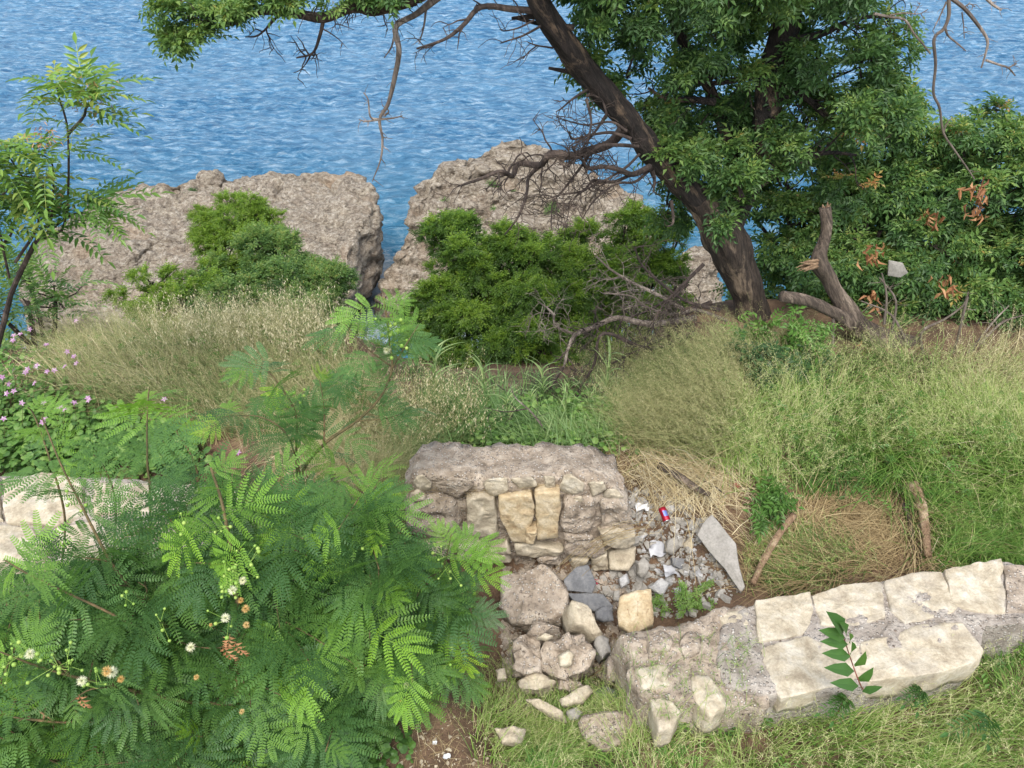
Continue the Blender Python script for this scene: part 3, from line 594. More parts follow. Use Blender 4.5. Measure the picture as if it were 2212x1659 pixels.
for th in np.linspace(-.5, .5, 7):
    r_ = .0337; q = [ct + ax * s_ + (fr[:, 2] * math.cos(th + e) + fr[:, 1] * math.sin(th + e)) * r_ for s_, e in ((-.025 + .01 * th, -.07), (-.025, .07), (.028, .07), (.02, -.07))]
    a.add(q, np.array([[0, 1, 2, 3]]))
a.build('print', BLU, can)

# ------------------------------------------------------------------ boulders in the sea
def boulder(name, top, base_z, label, seed, amp=.5, over=.1, Mn=260, layers=0.0, tilt=0, lump=0.0, layer_h=.7):
    pts = P([q[0] for q in top], [q[1] for q in top], [q[2] for q in top]); c = pts.mean(0)
    q = np.vstack([pts, pts[:1]]); seg = np.linalg.norm(np.diff(q, axis=0), axis=1); s = np.concatenate([[0], np.cumsum(seg)])
    t = np.linspace(0, s[-1], Mn, endpoint=False); b = np.stack([np.interp(t, s, q[:, k]) for k in range(3)], -1)
    for _ in range(2): b = b * .5 + .25 * np.roll(b, 1, 0) + .25 * np.roll(b, -1, 0)
    out = n1((b - c) * [1, 1, 0]); V = []
    S_ = np.linspace(.0, 1, 120)[1:] ** .8
    cc = c + [0, 0, lump]
    for s_ in S_:
        V.append(cc * (1 - s_) + b * s_ + np.array([0, 0, 1.]) * lump * s_ * (1 - s_))
    H = b[:, 2] - base_z
    for g in np.linspace(0, 1, 46)[1:]:
        o_ = over * (math.sin(g * math.pi * .8)) - over * 2.2 * g
        ring = b + out * (o_ * H)[:, None] if np.ndim(o_) else b + out * (H * o_)[:, None]
        ring = ring.copy(); ring[:, 2] = b[:, 2] - H * g; V.append(ring)
    V = np.array(V)
    f = np.stack([fbm(V * .38 + 5 * k, 5, seed + k, .55) for k in range(3)], -1) * amp
    W = V + f
    m = len(V); 
    nn = n1(np.cross(np.roll(W, -1, 1) - np.roll(W, 1, 1), np.gradient(W, axis=0)))
    if (nn[:60, :, 2]).mean() < 0: nn = -nn
    st = np.array([1, 1, 2.0]); Wt = W + np.stack([W[..., 2] * 0, W[..., 2] * 0, W[..., 1] * tilt], -1)
    W = W + nn * (.34 * amp * ridge(Wt * .8 * st, 5, seed + 7) + .20 * amp * fbm(Wt * 3.0 * st, 4, seed + 8, .7) - .32 * amp * ss(.35, .6, fbm(Wt * .8 * st, 4, seed + 11)))[..., None]
    crk = np.abs(noise(Wt * [.45, .45, 1.5] + seed, seed + 21) + .15 * noise(W * 2.2, seed + 5))
    W = W - nn * (.28 * (1 - ss(0, .10, crk)))[..., None]
    if layers:
        ph = (W[..., 2] + W[..., 0] * .10 + .25 * noise(W * .5, seed + 3)) / layer_h
        W = W + nn * (layers * (np.abs((ph % 1) - .5) * 2 - .5))[..., None]
    W = np.vstack([W.reshape(-1, 3), W[0].mean(0)[None]])
    i = np.arange(m - 1)[:, None] * Mn; j = np.arange(Mn)[None]; k = (j + 1) % Mn
    F = np.stack([i + j, i + Mn + j, i + Mn + k, i + k], -1).reshape(-1, 4)
    J = np.arange(Mn); T = np.stack([np.full(Mn, m * Mn), J, (J + 1) % Mn], -1)
    if np.cross(b - c, np.roll(b, -1, 0) - c).sum(0)[2] < 0: F = F[:, ::-1]; T = T[:, ::-1]
    a = Acc(); a.add(W, [F, T]); return tag(a.build(name, S_SEA, None, True), label, 'rock', 'boulders in the sea')
LR = [(40, 640, 24), (50, 590, 25.2), (85, 530, 27), (130, 490, 28.6), (200, 440, 31), (255, 422, 31.8), (330, 408, 32.2), (420, 396, 32.6), (520, 392, 32.6), (640, 388, 32.4), (740, 380, 32.4), (780, 384, 31.8), (806, 410, 30.6), (800, 440, 29.4), (772, 500, 27.6), (745, 560, 26), (715, 600, 25), (640, 650, 24), (400, 690, 23.3), (150, 690, 23.3)]
boulder('sea_boulder', LR, SEA_Z - .6, 'wide flat topped tan boulder rising from the sea at left', 40, .34, .10, layers=.03)
RR_ = [(838, 640, 27.5), (828, 590, 28.1), (850, 530, 28.8), (885, 470, 29.6), (905, 425, 30.6), (945, 380, 31.4), (1000, 345, 32.4), (1060, 318, 32.8), (1120, 312, 33), (1200, 326, 33), (1290, 372, 32.6), (1390, 425, 31.8), (1430, 468, 31), (1425, 510, 29.8), (1380, 570, 28), (1200, 640, 26.6), (980, 670, 26.4)]
boulder('sea_boulder', RR_, SEA_Z - .6, 'tall layered tan boulder peaking in the middle of the sea view', 70, .42, .04, layers=.20, lump=.5, layer_h=.55)
boulder('sea_boulder', [(1450, 640, 25), (1475, 575, 26), (1500, 545, 26.5), (1545, 540, 26.5), (1570, 590, 26), (1570, 650, 25), (1560, 740, 23), (1480, 740, 23)], SEA_Z - .6, 'pinkish boulder half hidden behind the leaning tree trunk', 90, .35, .05, 120)
# surf: foam strength on the water grows towards the boulders' waterlines
RIMS = []
for L in (LR, RR_): q = P([k[0] for k in L], [k[1] for k in L], [k[2] for k in L]); RIMS.append(np.vstack([q, (q + np.roll(q, -1, 0)) / 2])[:, :2])
fc = np.zeros(len(sea.data.polygons) * 3, np.float32); sea.data.polygons.foreach_get('center', fc); fc = fc.reshape(-1, 3)
foam = np.zeros(len(fc), np.float32); near = (fc[:, 1] < 42) & (np.abs(fc[:, 0]) < 30)
foam[near] = np.clip(1 - np.min([np.linalg.norm(fc[near, None, :2] - r[None], axis=2).min(1) for r in RIMS], axis=0) / 3.2, 0, 1)
sea.data.attributes['tint'].data.foreach_set('value', foam)
# small knobs resting on the left boulder
def knob(u, v, y, rx, rz, label, seed):
    c = P(u, v, y); n = 40; th = np.linspace(0, math.pi, 26)[:, None]; ph = np.linspace(0, 2 * math.pi, n, endpoint=False)[None]
    V = np.stack([np.sin(th) * np.cos(ph), np.sin(th) * np.sin(ph), np.cos(th) * np.ones_like(ph)], -1)
    V = V * (1 + .22 * fbm(V * 1.8 + seed, 5, seed, .6))[..., None] * [rx, rx * .9, rz]
    m = 26; i = np.arange(m - 1)[:, None] * n; j = np.arange(n)[None]; k = (j + 1) % n
    F = np.stack([i + j, i + n + j, i + n + k, i + k], -1).reshape(-1, 4); a = Acc(); a.add(V.reshape(-1, 3) + c, F)
    tag(a.build('knob_rock', S_SEA, None, True), label, 'rock', 'knobs on the left boulder')
knob(456, 396, 32.2, .62, .62, 'pale rounded knob of rock on the far edge of the left boulder', 3)
knob(590, 402, 32.2, .8, .42, 'darker low knob on the left boulder, right of the pale knob', 5)
knob(545, 404, 32.0, .55, .32, 'small low knob between two larger ones on the left boulder', 8)

# ================================================================== vegetation templates
def leaf3(o, d, n, L, W, droop=.12, fold=.25, k=2):
    """folded leaf blade at o along d with normal n: 6 vertices, 4 quads/tris"""
    d = n1(np.asarray(d, float)); n = np.asarray(n, float); n = n1(n - (n @ d) * d); s = np.cross(n, d)
    V = np.array([o, o + d * L * .38 + s * W * .5 + n * W * fold, o + d * L * .38 - n * 0, o + d * L * .38 - s * W * .5 + n * W * fold,
                  o + d * L * .72 + s * W * .34 + n * (W * fold * .5 - L * droop * .4), o + d * L * .72 - n * L * droop * .5, o + d * L * .72 - s * W * .34 + n * (W * fold * .5 - L * droop * .4), o + d * L - n * L * droop])
    return V, np.array([[1, 2, 5, 4], [2, 3, 6, 5]]), np.array([[0, 2, 1], [0, 3, 2], [4, 5, 7], [5, 6, 7]])
def leaf2(o, d, n, L, W, droop=.12, fold=.3):
    d = n1(np.asarray(d, float)); n = np.asarray(n, float); n = n1(n - (n @ d) * d); s = np.cross(n, d)
    V = np.array([o, o + d * L * .42 + s * W * .5 + n * W * fold, o + d * L - n * L * droop, o + d * L * .42 - s * W * .5 + n * W * fold])
    return V, np.zeros((0, 4), int), np.array([[0, 2, 1], [0, 3, 2]])
def tmpl(acc_list):
    Vs = []; Q = []; T = []; tq = []; tt = []; n = 0
    for V, q, t, c in acc_list:
        Vs.append(V); Q.append(q + n); T.append(t + n); tq += [c] * len(q); tt += [c] * len(t); n += len(V)
    F = []; tv = []
    if sum(map(len, Q)): F.append(np.concatenate(Q)); tv += tq
    if sum(map(len, T)): F.append(np.concatenate(T)); tv += tt
    return np.concatenate(Vs), F, np.array(tv, float)
E = np.zeros((0, 4), int)
def strip(a, b, w, n=np.array([0, 0, 1.]), c=0.0):
    d = n1(b - a); s = np.cross(n, d) * w / 2
    return np.vstack([a + s, a - s, b - s * .5, b + s * .5]), np.array([[0, 1, 2, 3]]), np.zeros((0, 3), int), c
def pinnate(npair, ll, lw, droop=.35, term=True, ang=65, jitter=.1, tip=0.0, simple=False):
    """unit-length feather leaf along +X, normal +Z, arching down"""
    out = []; q = lambda s: np.array([s, 0, .12 * s - droop * s * s])
    ns = 2 if simple else 5
    for i in range(ns): out.append(strip(q(i / ns), q((i + 1) / ns), .018, c=.05))
    for i in range(npair):
        s = .14 + .84 * i / max(1, npair - (0 if term else 1)); env = math.sin(math.pi * min(1, .25 + .75 * s)) ** .5 * .35 + .65
        for sg in (1, -1):
            a = R(ang * (1 - .25 * s) + rnd(-8, 8)); d = np.array([math.cos(a), sg * math.sin(a), rnd(-.25, .05)])
            V, Q, T = (leaf2 if simple else leaf3)(q(s), d, np.array([0, rnd(-.2, .2), 1.]), ll * env * rnd(1 - jitter, 1 + jitter), lw * env, rnd(.05, .3))
            out.append((V, Q, T, tip * s + rnd(-.05, .05)))
    if term:
        V, Q, T = (leaf2 if simple else leaf3)(q(1), np.array([1, 0, -.5]), np.array([0, 0, 1.]), ll, lw, .15); out.append((V, Q, T, tip))
    return tmpl(out)
def rosette(nleaf, base, spread=(20, 85), sc=1.0):
    """twig tip: nleaf compound leaves fanning about +X"""
    Vs = []; n = 0; Fs = None; tv = []
    parts = []
    for i in range(nleaf):
        V, F, t = base[i % len(base)]
        az = 2.4 * i + rnd(-.3, .3); el = R(rnd(*spread)) if i else R(8)
        d = np.array([math.cos(el), math.sin(el) * math.cos(az), math.sin(el) * math.sin(az)])
        fr = frames(d[None], np.array([1, 0, .25]))[0]
        s = sc * rnd(.75, 1.1) * (.65 if i < 2 else 1)
        parts.append((V @ fr.T * s + [rnd(-.15, .05), 0, 0], F, t + (.16 if i < 2 else 0)))
    ks = sorted({f.shape[1] for p in parts for f in p[1]}); F = []; T = []
    off = np.cumsum([0] + [len(p[0]) for p in parts])
    for k in ks:
        for p, o in zip(parts, off):
            c = 0
            for f in p[1]:
                if f.shape[1] == k: F.append(f + o); T.append(p[2][c:c + len(f)])
                c += len(f)
    # merge same-k blocks in order
    FF = []; TT = []
    for k in ks:
        FF.append(np.concatenate([f for f in F if f.shape[1] == k])); TT.append(np.concatenate([t for f, t in zip(F, T) if f.shape[1] == k]))
    return np.concatenate([p[0] for p in parts]), FF, np.concatenate(TT)
PIN_TREE = [pinnate(3, .50, .22, .3, simple=True), pinnate(4, .42, .19, .45, simple=True), pinnate(3, .46, .21, .1, simple=True)]
ROS_TREE = [rosette(6, PIN_TREE) for _ in range(4)]
PIN_BUSH = [pinnate(4, .36, .16, .2, simple=True), pinnate(4, .34, .15, .3, simple=True)]
ROS_BUSH = [rosette(6, PIN_BUSH, (15, 70)) for _ in range(4)]
PIN_AIL = [pinnate(8, .27, .085, .45, True, 72), pinnate(9, .24, .08, .6, True, 70), pinnate(7, .28, .085, .3, True, 75)]
def bip(npin, npl):
    """doubly feathered leaf: unit pinnae spread about a short axis"""
    out = []; q = lambda s: np.array([s, 0, .1 * s - .3 * s * s])
    for i in range(3): out.append(strip(q(i / 3 * .62), q((i + 1) / 3 * .62), .012, c=.1))
    V6 = np.array([[0, 0, 0], [.25, .5, .0], [.8, .5, 0], [1, 0, 0], [.8, -.5, 0], [.25, -.5, 0]])
    hexs = []; 
    for i in range(npin):
        s = .62 * (.2 + .8 * i / (npin - 1))
        for sg in (1, -1):
            a = R(72 - 52 * i / (npin - 1) + rnd(-5, 5)); d0 = np.array([math.cos(a), sg * math.sin(a), 0]); L = (.50 + .16 * math.sin(math.pi * (i + .6) / npin)) * rnd(.92, 1.06)
            side = np.array([-d0[1], d0[0], 0]); dr = rnd(.12, .4)
            pq = lambda t: q(s) + d0 * L * t + np.array([0, 0, -dr * L * t * t])
            for k in range(3): out.append(strip(pq(k / 3), pq((k + 1) / 3), .009, c=.12))
            for k in range(npl):
                t = .06 + .94 * k / npl; e = .080 * (math.sin(math.pi * (.14 + .80 * t)) ** .5)
                tw = rnd(-.25, .25)
                for s2 in (1, -1):
                    dd = n1(side * s2 + d0 * .42 + np.array([0, 0, rnd(-.3, .05)])); ss_ = n1(np.cross(np.array([0, 0, 1]) + side * tw, dd))
                    nz = np.cross(dd, ss_)
                    hexs.append(pq(t) + V6[:, :1] * dd * e + V6[:, 1:2] * ss_ * e * .38)
    V, F, tv = tmpl(out)
    H = np.concatenate(hexs); nH = len(hexs)
    F.append(np.arange(nH * 6).reshape(nH, 6) + len(V)); 
    return np.vstack([V, H]), F, np.concatenate([tv, rng.uniform(-.03, .03, nH)])
BIP = [bip(4, 12), bip(5, 12), bip(4, 11), bip(5, 13)]

def place(acc, tms, pos, d, up, sc, tint):
    pos = np.asarray(pos, float); fr = frames(d, up); idx = rng.integers(len(tms), size=len(pos)); sc = np.broadcast_to(sc, len(pos)); tint = np.broadcast_to(tint, len(pos))
    for k, tm in enumerate(tms):
        m = idx == k
        if m.any(): scatter(acc, tm, pos[m], fr[m], sc[m], tint[m])

def crown(acc, wood, lumps, tms, leaf, dens, young=.12, root=None, base_tint=.3, sub=(.18, .38), orange=0.0, fill=1.0):
    """lumps: (u, v, y, ru px, rv px, depth m). Foliage as many small clumps of leafy twig tips round each lump, with gaps"""
    for (u, v, y, ru, rv_, dz) in lumps:
        c = P(u, v, y); t = y / (cp + sp * (829.5 - v) / 1671); sx_ = ru / 1671 * t; sz_ = rv_ / 1671 * t / .85
        vol = (sx_ * sz_ * dz) ** (1 / 3); ns = max(4, int(dens * sx_ * sz_ * 22))
        for _ in range(ns):
            q = rv()[0] * rnd(.55, 1.0) ** .5; sc_ = c + q * [sx_, dz, sz_]; r = rnd(*sub) * min(1.2, max(.5, vol / .6))
            n = int(fill * rnd(20, 36) * (r / .3) ** 1.6 * (.12 / leaf) ** 1.2) + 4
            dirs = n1(rng.normal(size=(n, 3)) + [0, -.25, .45]); pos = sc_ + dirs * r * rnd(.55, 1.1, n)[:, None] * [1.1, 1.1, .8]
            out = n1(dirs * .8 + n1(sc_ - c + [0, 0, .2]) * .5 + [0, 0, .25] + rng.normal(size=(n, 3)) * .25)
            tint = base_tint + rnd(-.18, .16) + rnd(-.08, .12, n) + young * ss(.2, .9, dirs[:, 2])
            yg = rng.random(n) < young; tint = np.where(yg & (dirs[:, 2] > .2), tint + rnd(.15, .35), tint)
            tint = np.minimum(tint, .60)
            if orange: tint = np.where(rng.random(n) < orange * (dirs[:, 2] > .3), rnd(.85, 1.0, n), tint)
            place(acc, tms, pos, out, np.array([0, 0, 1.]) + rng.normal(size=3) * .1, leaf * rnd(.8, 1.25, n), tint)
            if wood is not None:
                b = c * .75 + sc_ * .25 - [0, 0, sz_ * .3]; mid = (b + sc_) / 2 + rv()[0] * r * .3
                tube(wood, smooth_path([b, mid, sc_], 3), [.014, .006], 4, cap=False)
                for k in rng.integers(n, size=min(n, 6)): tube(wood, [sc_, pos[k]], [.005, .002], 3, cap=False)

# ================================================================== leaning tree
def PP(L, y0, y1=None):
    y1 = y0 if y1 is None else y1
    return np.array([P(q[0], q[1], (q[2] if len(q) > 2 else y0 + (y1 - y0) * i / max(1, len(L) - 1))) for i, q in enumerate(L)])
def zz(L): return [(737.3 + x / 3, y / 3) for x, y in L]       # pixels of the enlarged upper middle third
def zr(L): return [(1474.7 + x / 3, y / 3) for x, y in L]      # upper right third
tb = P(1655, 745, 7.3)
tree = thing('leaning_tree', tb, 'big dark trunked tree leaning left over the cliff edge, crown cut off by the view', 'tree')
a = Acc()
tr = PP([(1690, 800, 7.35), (1655, 740, 7.3), (1628, 680, 7.3), (1605, 600, 7.25), (1575, 530, 7.2), (1545, 470, 7.15), (1510, 425, 7.1)], 7.2)
tube(a, smooth_path(tr, 14), np.array([.30, .25, .225, .22, .225, .25, .26, .22, .17]) * .80, 60, .5, .10, 4)
a.build('trunk', B_TREE, tree, True)
a = Acc()
lim = PP([(1545, 480, 7.15), (1500, 420, 7.1), (1420, 345, 7.0), (1375, 280, 6.95), (1320, 215, 6.85), (1262, 152, 6.75), (1218, 90, 6.6), (1175, 25, 6.5), (1140, -50, 6.4), (1090, -170, 6.2), (1060, -330, 6.0)], 7)
tube(a, smooth_path(lim, 12), np.array([.2, .19, .155, .155, .15, .15, .135, .12, .10, .08, .05]) * .70, 44, .5, .11, 5)
# knots and stubs
for (u, v, y, du, dv) in [(1250, 155, 6.7, -65, -8), (1240, 60, 6.55, -130, -22), (1165, 35, 6.5, -60, 5)]:
    tube(a, smooth_path([P(u, v, y), P(u + du * .5, v + dv * .3, y), P(u + du, v + dv, y)], 4), [.03, .018, .012], 8, .5, .1)
a.build('left_limb'.replace('left_', ''), B_TREE2, tree, True)
a = Acc()
lim2 = PP([(1560, 500, 7.2), (1610, 420, 7.3), (1640, 340, 7.4), (1655, 260, 7.4), (1668, 170, 7.4), (1690, 80, 7.4), (1706, 0, 7.4), (1725, -120, 7.4), (1730, -330, 7.4)], 7.4)
tube(a, smooth_path(lim2, 10), [.16, .12, .11, .12, .14, .125, .11, .09, .05], 24, .5, .13, 3)
lim3 = PP([(1610, 420, 7.3), (1580, 330, 7.5), (1545, 220, 7.6), (1510, 150, 7.6), (1470, 80, 7.6), (1440, 0, 7.6), (1420, -120, 7.6)], 7.5)
tube(a, smooth_path(lim3, 8), [.09, .07, .06, .055, .045, .04, .03], 10, .5, .08)
for L in [[(1650, 300), (1560, 320), (1490, 350), (1430, 400)], [(1545, 220), (1490, 215), (1440, 215), (1400, 190)], [(1660, 150), (1600, 170), (1530, 180), (1470, 165)], [(1670, 170), (1740, 210), (1800, 260), (1880, 250)], [(1690, 90), (1770, 75), (1850, 40), (1930, 35)],
          [(1640, 400), (1720, 345), (1790, 330), (1850, 335)], [(1690, 60), (1640, 20), (1600, -40)], [(1660, 250), (1720, 190), (1790, 150)]]:
    q = smooth_path(PP(L, 7.3), 5); tube(a, q, [.04, .025, .012], 8, .5, .05, cap=False); twigs(a, q, .015, 9, .35, 1)
a.build('limb', B_TREE2, tree, True)
# dead bare branches that fan out left of the fork
a = Acc()
D = [(zz([(1830, 830), (1740, 930), (1600, 980), (1500, 1010), (1350, 1000), (1290, 1070), (1150, 1060), (1110, 1140), (1030, 1110), (900, 1160), (780, 1200)]), .055, .010),
     (zz([(1290, 1070), (1215, 1150), (1200, 1260), (1150, 1400), (1060, 1520)]), .024, .006), (zz([(2000, 1080), (1890, 1130), (1800, 1100), (1700, 1080), (1600, 1090), (1540, 1020), (1440, 1080)]), .035, .008),
     (zz([(1920, 950), (1780, 940), (1650, 960), (1540, 1100), (1440, 1230), (1370, 1320), (1360, 1480)]), .022, .005), (zz([(1900, 1120), (1760, 1180), (1640, 1170), (1560, 1240), (1430, 1260), (1330, 1290)]), .02, .005),
     (zz([(1880, 900), (1760, 860), (1640, 870), (1500, 900), (1480, 850)]), .02, .005), (zz([(1620, 610), (1590, 640), (1620, 790), (1590, 930)]), .02, .006), (zz([(1720, 740), (1640, 860), (1560, 960), (1500, 1060)]), .016, .004),
     (zz([(2000, 1100), (1900, 1180), (1780, 1190), (1640, 1300), (1560, 1420)]), .018, .004), (zz([(1930, 1000), (1850, 1080), (1740, 1150), (1600, 1220), (1500, 1300), (1460, 1430)]), .016, .004),
     (zz([(1590, 585), (1500, 640), (1430, 700), (1390, 725)]), .014, .004), (zz([(1850, 850), (1750, 790), (1600, 810), (1490, 790), (1400, 760)]), .014, .004), (zz([(1720, 740), (1690, 650), (1630, 615)]), .012, .005),
     (zz([(2010, 1100), (2030, 1170), (2020, 1250)]), .03, .006), (zz([(2140, 1300), (2150, 1440), (2110, 1470)]), .02, .005), (zz([(1370, 310), (1270, 295), (1210, 275)]), .010, .004), (zz([(1290, 170), (1180, 230), (1090, 260), (1030, 280)]), .012, .004), (zz([(1250, 130), (1150, 180), (1060, 200), (1025, 190)]), .010, .003), (zz([(1270, 295), (1210, 340), (1180, 380)]), .007, .003)]
for i, (L, r0, r1) in enumerate(D):
    y0 = 6.6 if i < 15 else 6.45; L = [(x, y, y0 - .5 * (j / len(L)) * (1 if i < 12 else .2) + .25 * math.sin(j * 1.3 + i)*.5) for j, (x, y) in enumerate(L)]
    q = smooth_path(PP(L, 6.7), 5); tube(a, q, [r0 * .85, r1], 8, .5, .06, cap=False)
    big = i in (0, 2, 3, 4, 9); twigs(a, q, r0 * .35, 15 if big else (8 if i < 12 else 4), .34 if big else .22, 1 if i < 12 else 0, gravity=-.04, wig=.4, minr=.0035)
a.build('dead_branches', B_TWIG, tree)
# upper left branches
a = Acc()
U = [([(1175, 25, 6.5), (1110, 20, 6.4), (1040, 15, 6.3), (1000, 55, 6.2), (960, 85, 6.1), (900, 105, 6.0)], .03, .007, 10), ([(1150, -40, 6.4), (1000, -50, 6.2), (880, 0, 6.1), (840, 10, 6.1), (760, 15, 6.1), (700, 38, 6.0), (640, 30, 5.95), (560, 25, 5.9), (500, 50, 5.9), (440, 62, 5.85), (390, 80, 5.8)], .06, .010, 12),
     ([(640, 30, 5.95), (570, 15, 5.9), (500, 12, 5.9), (430, 20, 5.85)], .02, .006, 6), ([(700, 38, 6.0), (690, 80, 6.0), (675, 115, 6.0), (640, 125, 5.98)], .016, .005, 7), ([(760, 14, 6.1), (800, 30, 6.15), (840, 25, 6.15), (900, 10, 6.2)], .02, .008, 6), ([(600, 35, 5.9), (560, 75, 5.9), (530, 80, 5.9)], .01, .004, 3)]
for L, r0, r1, nt_ in U:
    q = smooth_path(PP(L, 6), 5); tube(a, q, [r0, r1], 8, .5, .05, cap=False); twigs(a, q, .012, nt_, .26, 1, minr=.003)
a.build('overhanging_branch', B_TWIG, tree)
a = Acc()
q = smooth_path(PP([(950, -10, 6.2), (900, 30, 6.2), (855, 58, 6.2), (862, 110, 6.2), (852, 170, 6.2), (838, 225, 6.2), (820, 258, 6.2), (826, 300, 6.2), (822, 345, 6.2), (804, 392, 6.2)], 6.2), 6)
tube(a, q, [.035, .022, .02, .02, .017, .014, .010, .008, .004], 8, .5, .08, cap=False); twigs(a, q, .008, 12, .10, 0, minr=.003)
for L in [[(820, 258), (800, 252), (795, 215), (785, 200)], [(820, 258), (850, 255), (870, 250)], [(830, 250), (840, 240), (826, 228)], [(855, 60), (846, 100), (830, 125)], [(820, 258), (790, 262), (775, 258)], [(920, 20), (915, 60), (905, 95)]]:
    q = smooth_path(PP(L, 6.2), 4); tube(a, q, [.010, .004], 5, cap=False); twigs(a, q, .006, 4, .08, 0, minr=.0025)
a.build('hanging_dead_branch', B_PALE, tree)
# crown
a = Acc(); wd = Acc()
CR = [(1330, 30, 7.2, 110, 90, .5), (1470, 60, 7.3, 90, 90, .5), (1570, 60, 7.4, 90, 80, .5), (1800, 60, 7.3, 120, 80, .5), (1760, 150, 7.7, 110, 80, .4), (1870, 150, 7.2, 70, 80, .4), (1350, 150, 7.3, 70, 60, .35), (1430, 190, 7.3, 90, 60, .4), (1560, 260, 7.7, 90, 60, .4),
      (1500, 290, 7.4, 50, 50, .3), (1530, 350, 7.2, 70, 55, .4), (1740, 250, 7.5, 100, 70, .4), (1820, 210, 7.2, 90, 60, .4), (1600, 340, 7.3, 120, 60, .5), (1750, 330, 7.3, 110, 70, .4), (1560, 150, 7.4, 70, 50, .4), (1640, 30, 7.8, 50, 50, .3), (1440, 440, 7.6, 40, 40, .25), (1610, 420, 6.9, 50, 45, .25), (1460, 330, 6.95, 38, 34, .2), (1585, 460, 7.0, 40, 30, .2),
      (1400, -120, 7, 300, 110, .8), (1760, -130, 7.2, 260, 110, .8), (1560, -260, 7.1, 330, 90, .9), (1280, 90, 7.2, 40, 50, .3), (1905, 240, 7.2, 40, 60, .3), (1570, 200, 7.8, 80, 60, .3), (1500, 130, 7.8, 70, 60, .3), (1640, 180, 7.9, 70, 70, .3), (1620, 300, 7.8, 70, 60, .3), (1480, 250, 7.7, 60, 60, .3)]
crown(a, wd, CR, ROS_TREE, .135, 1.1, .2, base_tint=.31, sub=(.16, .30))
a.build('crown', L_TREE, tree); wd.build('twigs', B_TWIG, tree)
a = Acc()
crown(a, None, [(400, 15, 5.85, 50, 30, .2), (450, 45, 5.85, 50, 25, .2), (490, 0, 5.85, 60, 30, .2), (570, 0, 5.9, 60, 20, .2), (385, 85, 5.8, 15, 10, .08), (640, 0, 5.95, 40, 14, .15), (760, -5, 6.1, 60, 12, .15), (860, -5, 6.1, 60, 18, .15)], ROS_TREE, .10, 1.6, .2, base_tint=.42, sub=(.10, .18))
a.build('overhanging_foliage', L_TREE, tree)

# bare branches hanging in from the top right: they belong to another limb out of view
hb = thing('bare_hanging_branch', P(2050, -40, 6.0), 'thin bare greyish branches hanging into the top right corner over the sea', 'branch')
a = Acc()
for L, r0, r1 in [(zr([(1730, -150), (1725, 0), (1725, 100), (1690, 190), (1630, 250), (1640, 420), (1625, 600), (1665, 700), (1690, 860), (1760, 970), (1830, 1070), (1890, 1160)]), .015, .005), (zr([(1730, -20), (1830, 60), (1920, 170), (1975, 260), (1965, 340), (1935, 440)]), .015, .006), (zr([(1965, 390), (2050, 420), (2110, 440), (2155, 490)]), .010, .005), (zr([(2110, 440), (2165, 412)]), .007, .004),
                  (zr([(1700, 170), (1720, 230), (1790, 290), (1835, 330)]), .009, .004), (zr([(1710, 10), (1660, 120), (1620, 200)]), .008, .003), (zr([(1960, -20), (2010, 30), (2065, 65)]), .012, .007), (zr([(1690, 870), (1710, 800), (1750, 760)]), .006, .003), (zr([(1810, 80), (1820, 160), (1825, 250)]), .005, .003), (zr([(1820, 50), (1860, 25), (1895, 45)]), .005, .003),
                  (zr([(1240, 90), (1340, 110), (1440, 130), (1500, 220), (1560, 290), (1605, 350)]), .010, .005), (zr([(1340, 100), (1430, 85), (1530, 90), (1590, 60)]), .006, .003), (zr([(1500, 90), (1540, 20)]), .004, .002)]:
    q = smooth_path(PP(L, 6.0), 5); tube(a, q, [r0, r1], 7, .5, .07, cap=False); twigs(a, q, .005, 5, .07, 0, minr=.0025)
a.build('branch', B_PALE, hb)

# ================================================================== broken dead trunk at right
dt = thing('broken_dead_trunk', P(1930, 760, 6.6), 'grey dead trunk with a snapped splintered top, lying forked against the dark shrub', 'dead trunk')
a = Acc()
q = PP([(2080, 790, 6.8), (1980, 755, 6.75), (1900, 730, 6.75), (1850, 700, 6.75), (1810, 640, 6.75), (1790, 600, 6.75), (1770, 560, 6.7), (1785, 500, 6.75), (1782, 448, 6.8)], 6.7)
tube(a, smooth_path(q, 8), [.13, .13, .12, .11, .085, .08, .075, .055, .05], 22, .5, .12, 4)
a.build('trunk', B_DEAD, dt, True)
a = Acc(); tube(a, smooth_path(PP([(1842, 700, 6.7), (1800, 675, 6.6), (1745, 650, 6.5), (1690, 640, 6.4)], 6.6), 8), [.085, .065, .055, .05], 16, .5, .12, 4); a.build('side_limb', B_DEAD, dt, True)
a = Acc(); 
for k in range(16):
    b = P(1775 + rnd(-8, 8), 568 + rnd(-12, 8), 6.68); e = P(1722 + rnd(-4, 26), 578 + rnd(-14, 14), 6.6 + rnd(-.06, .06)); tube(a, [b, (b + e) / 2 + rv()[0] * .01, e], [.022, .016, .003], 5, rnd(0, 1))
for k in range(6):
    b = P(1784 + rnd(-5, 5), 455, 6.8); tube(a, [b, b + np.array([rnd(-.03, .03), rnd(-.02, .02), rnd(.04, .09)])], [.02, .003], 4)
a.build('splintered_wood', B_DRIFT, dt)
a = Acc()
for L in [[(2000, 790), (1990, 720), (2040, 690), (2080, 660), (2092, 630)], [(1910, 700), (1915, 640), (1905, 590)], [(1925, 720), (1935, 650), (1900, 600)], [(1960, 745), (1925, 680), (1860, 650)], [(2060, 800), (2110, 740), (2150, 690), (2180, 660)], [(2100, 760), (2160, 700), (2212, 680)], [(2090, 640), (2060, 760), (2020, 850)], [(1800, 690), (1790, 760), (1700, 700)]]:
    q = smooth_path(PP(L, 6.5), 4); tube(a, q, [.016, .006], 6, .5, .06, cap=False); twigs(a, q, .007, 5, .16, 0, minr=.003)
a.build('twigs', B_PALE, dt)

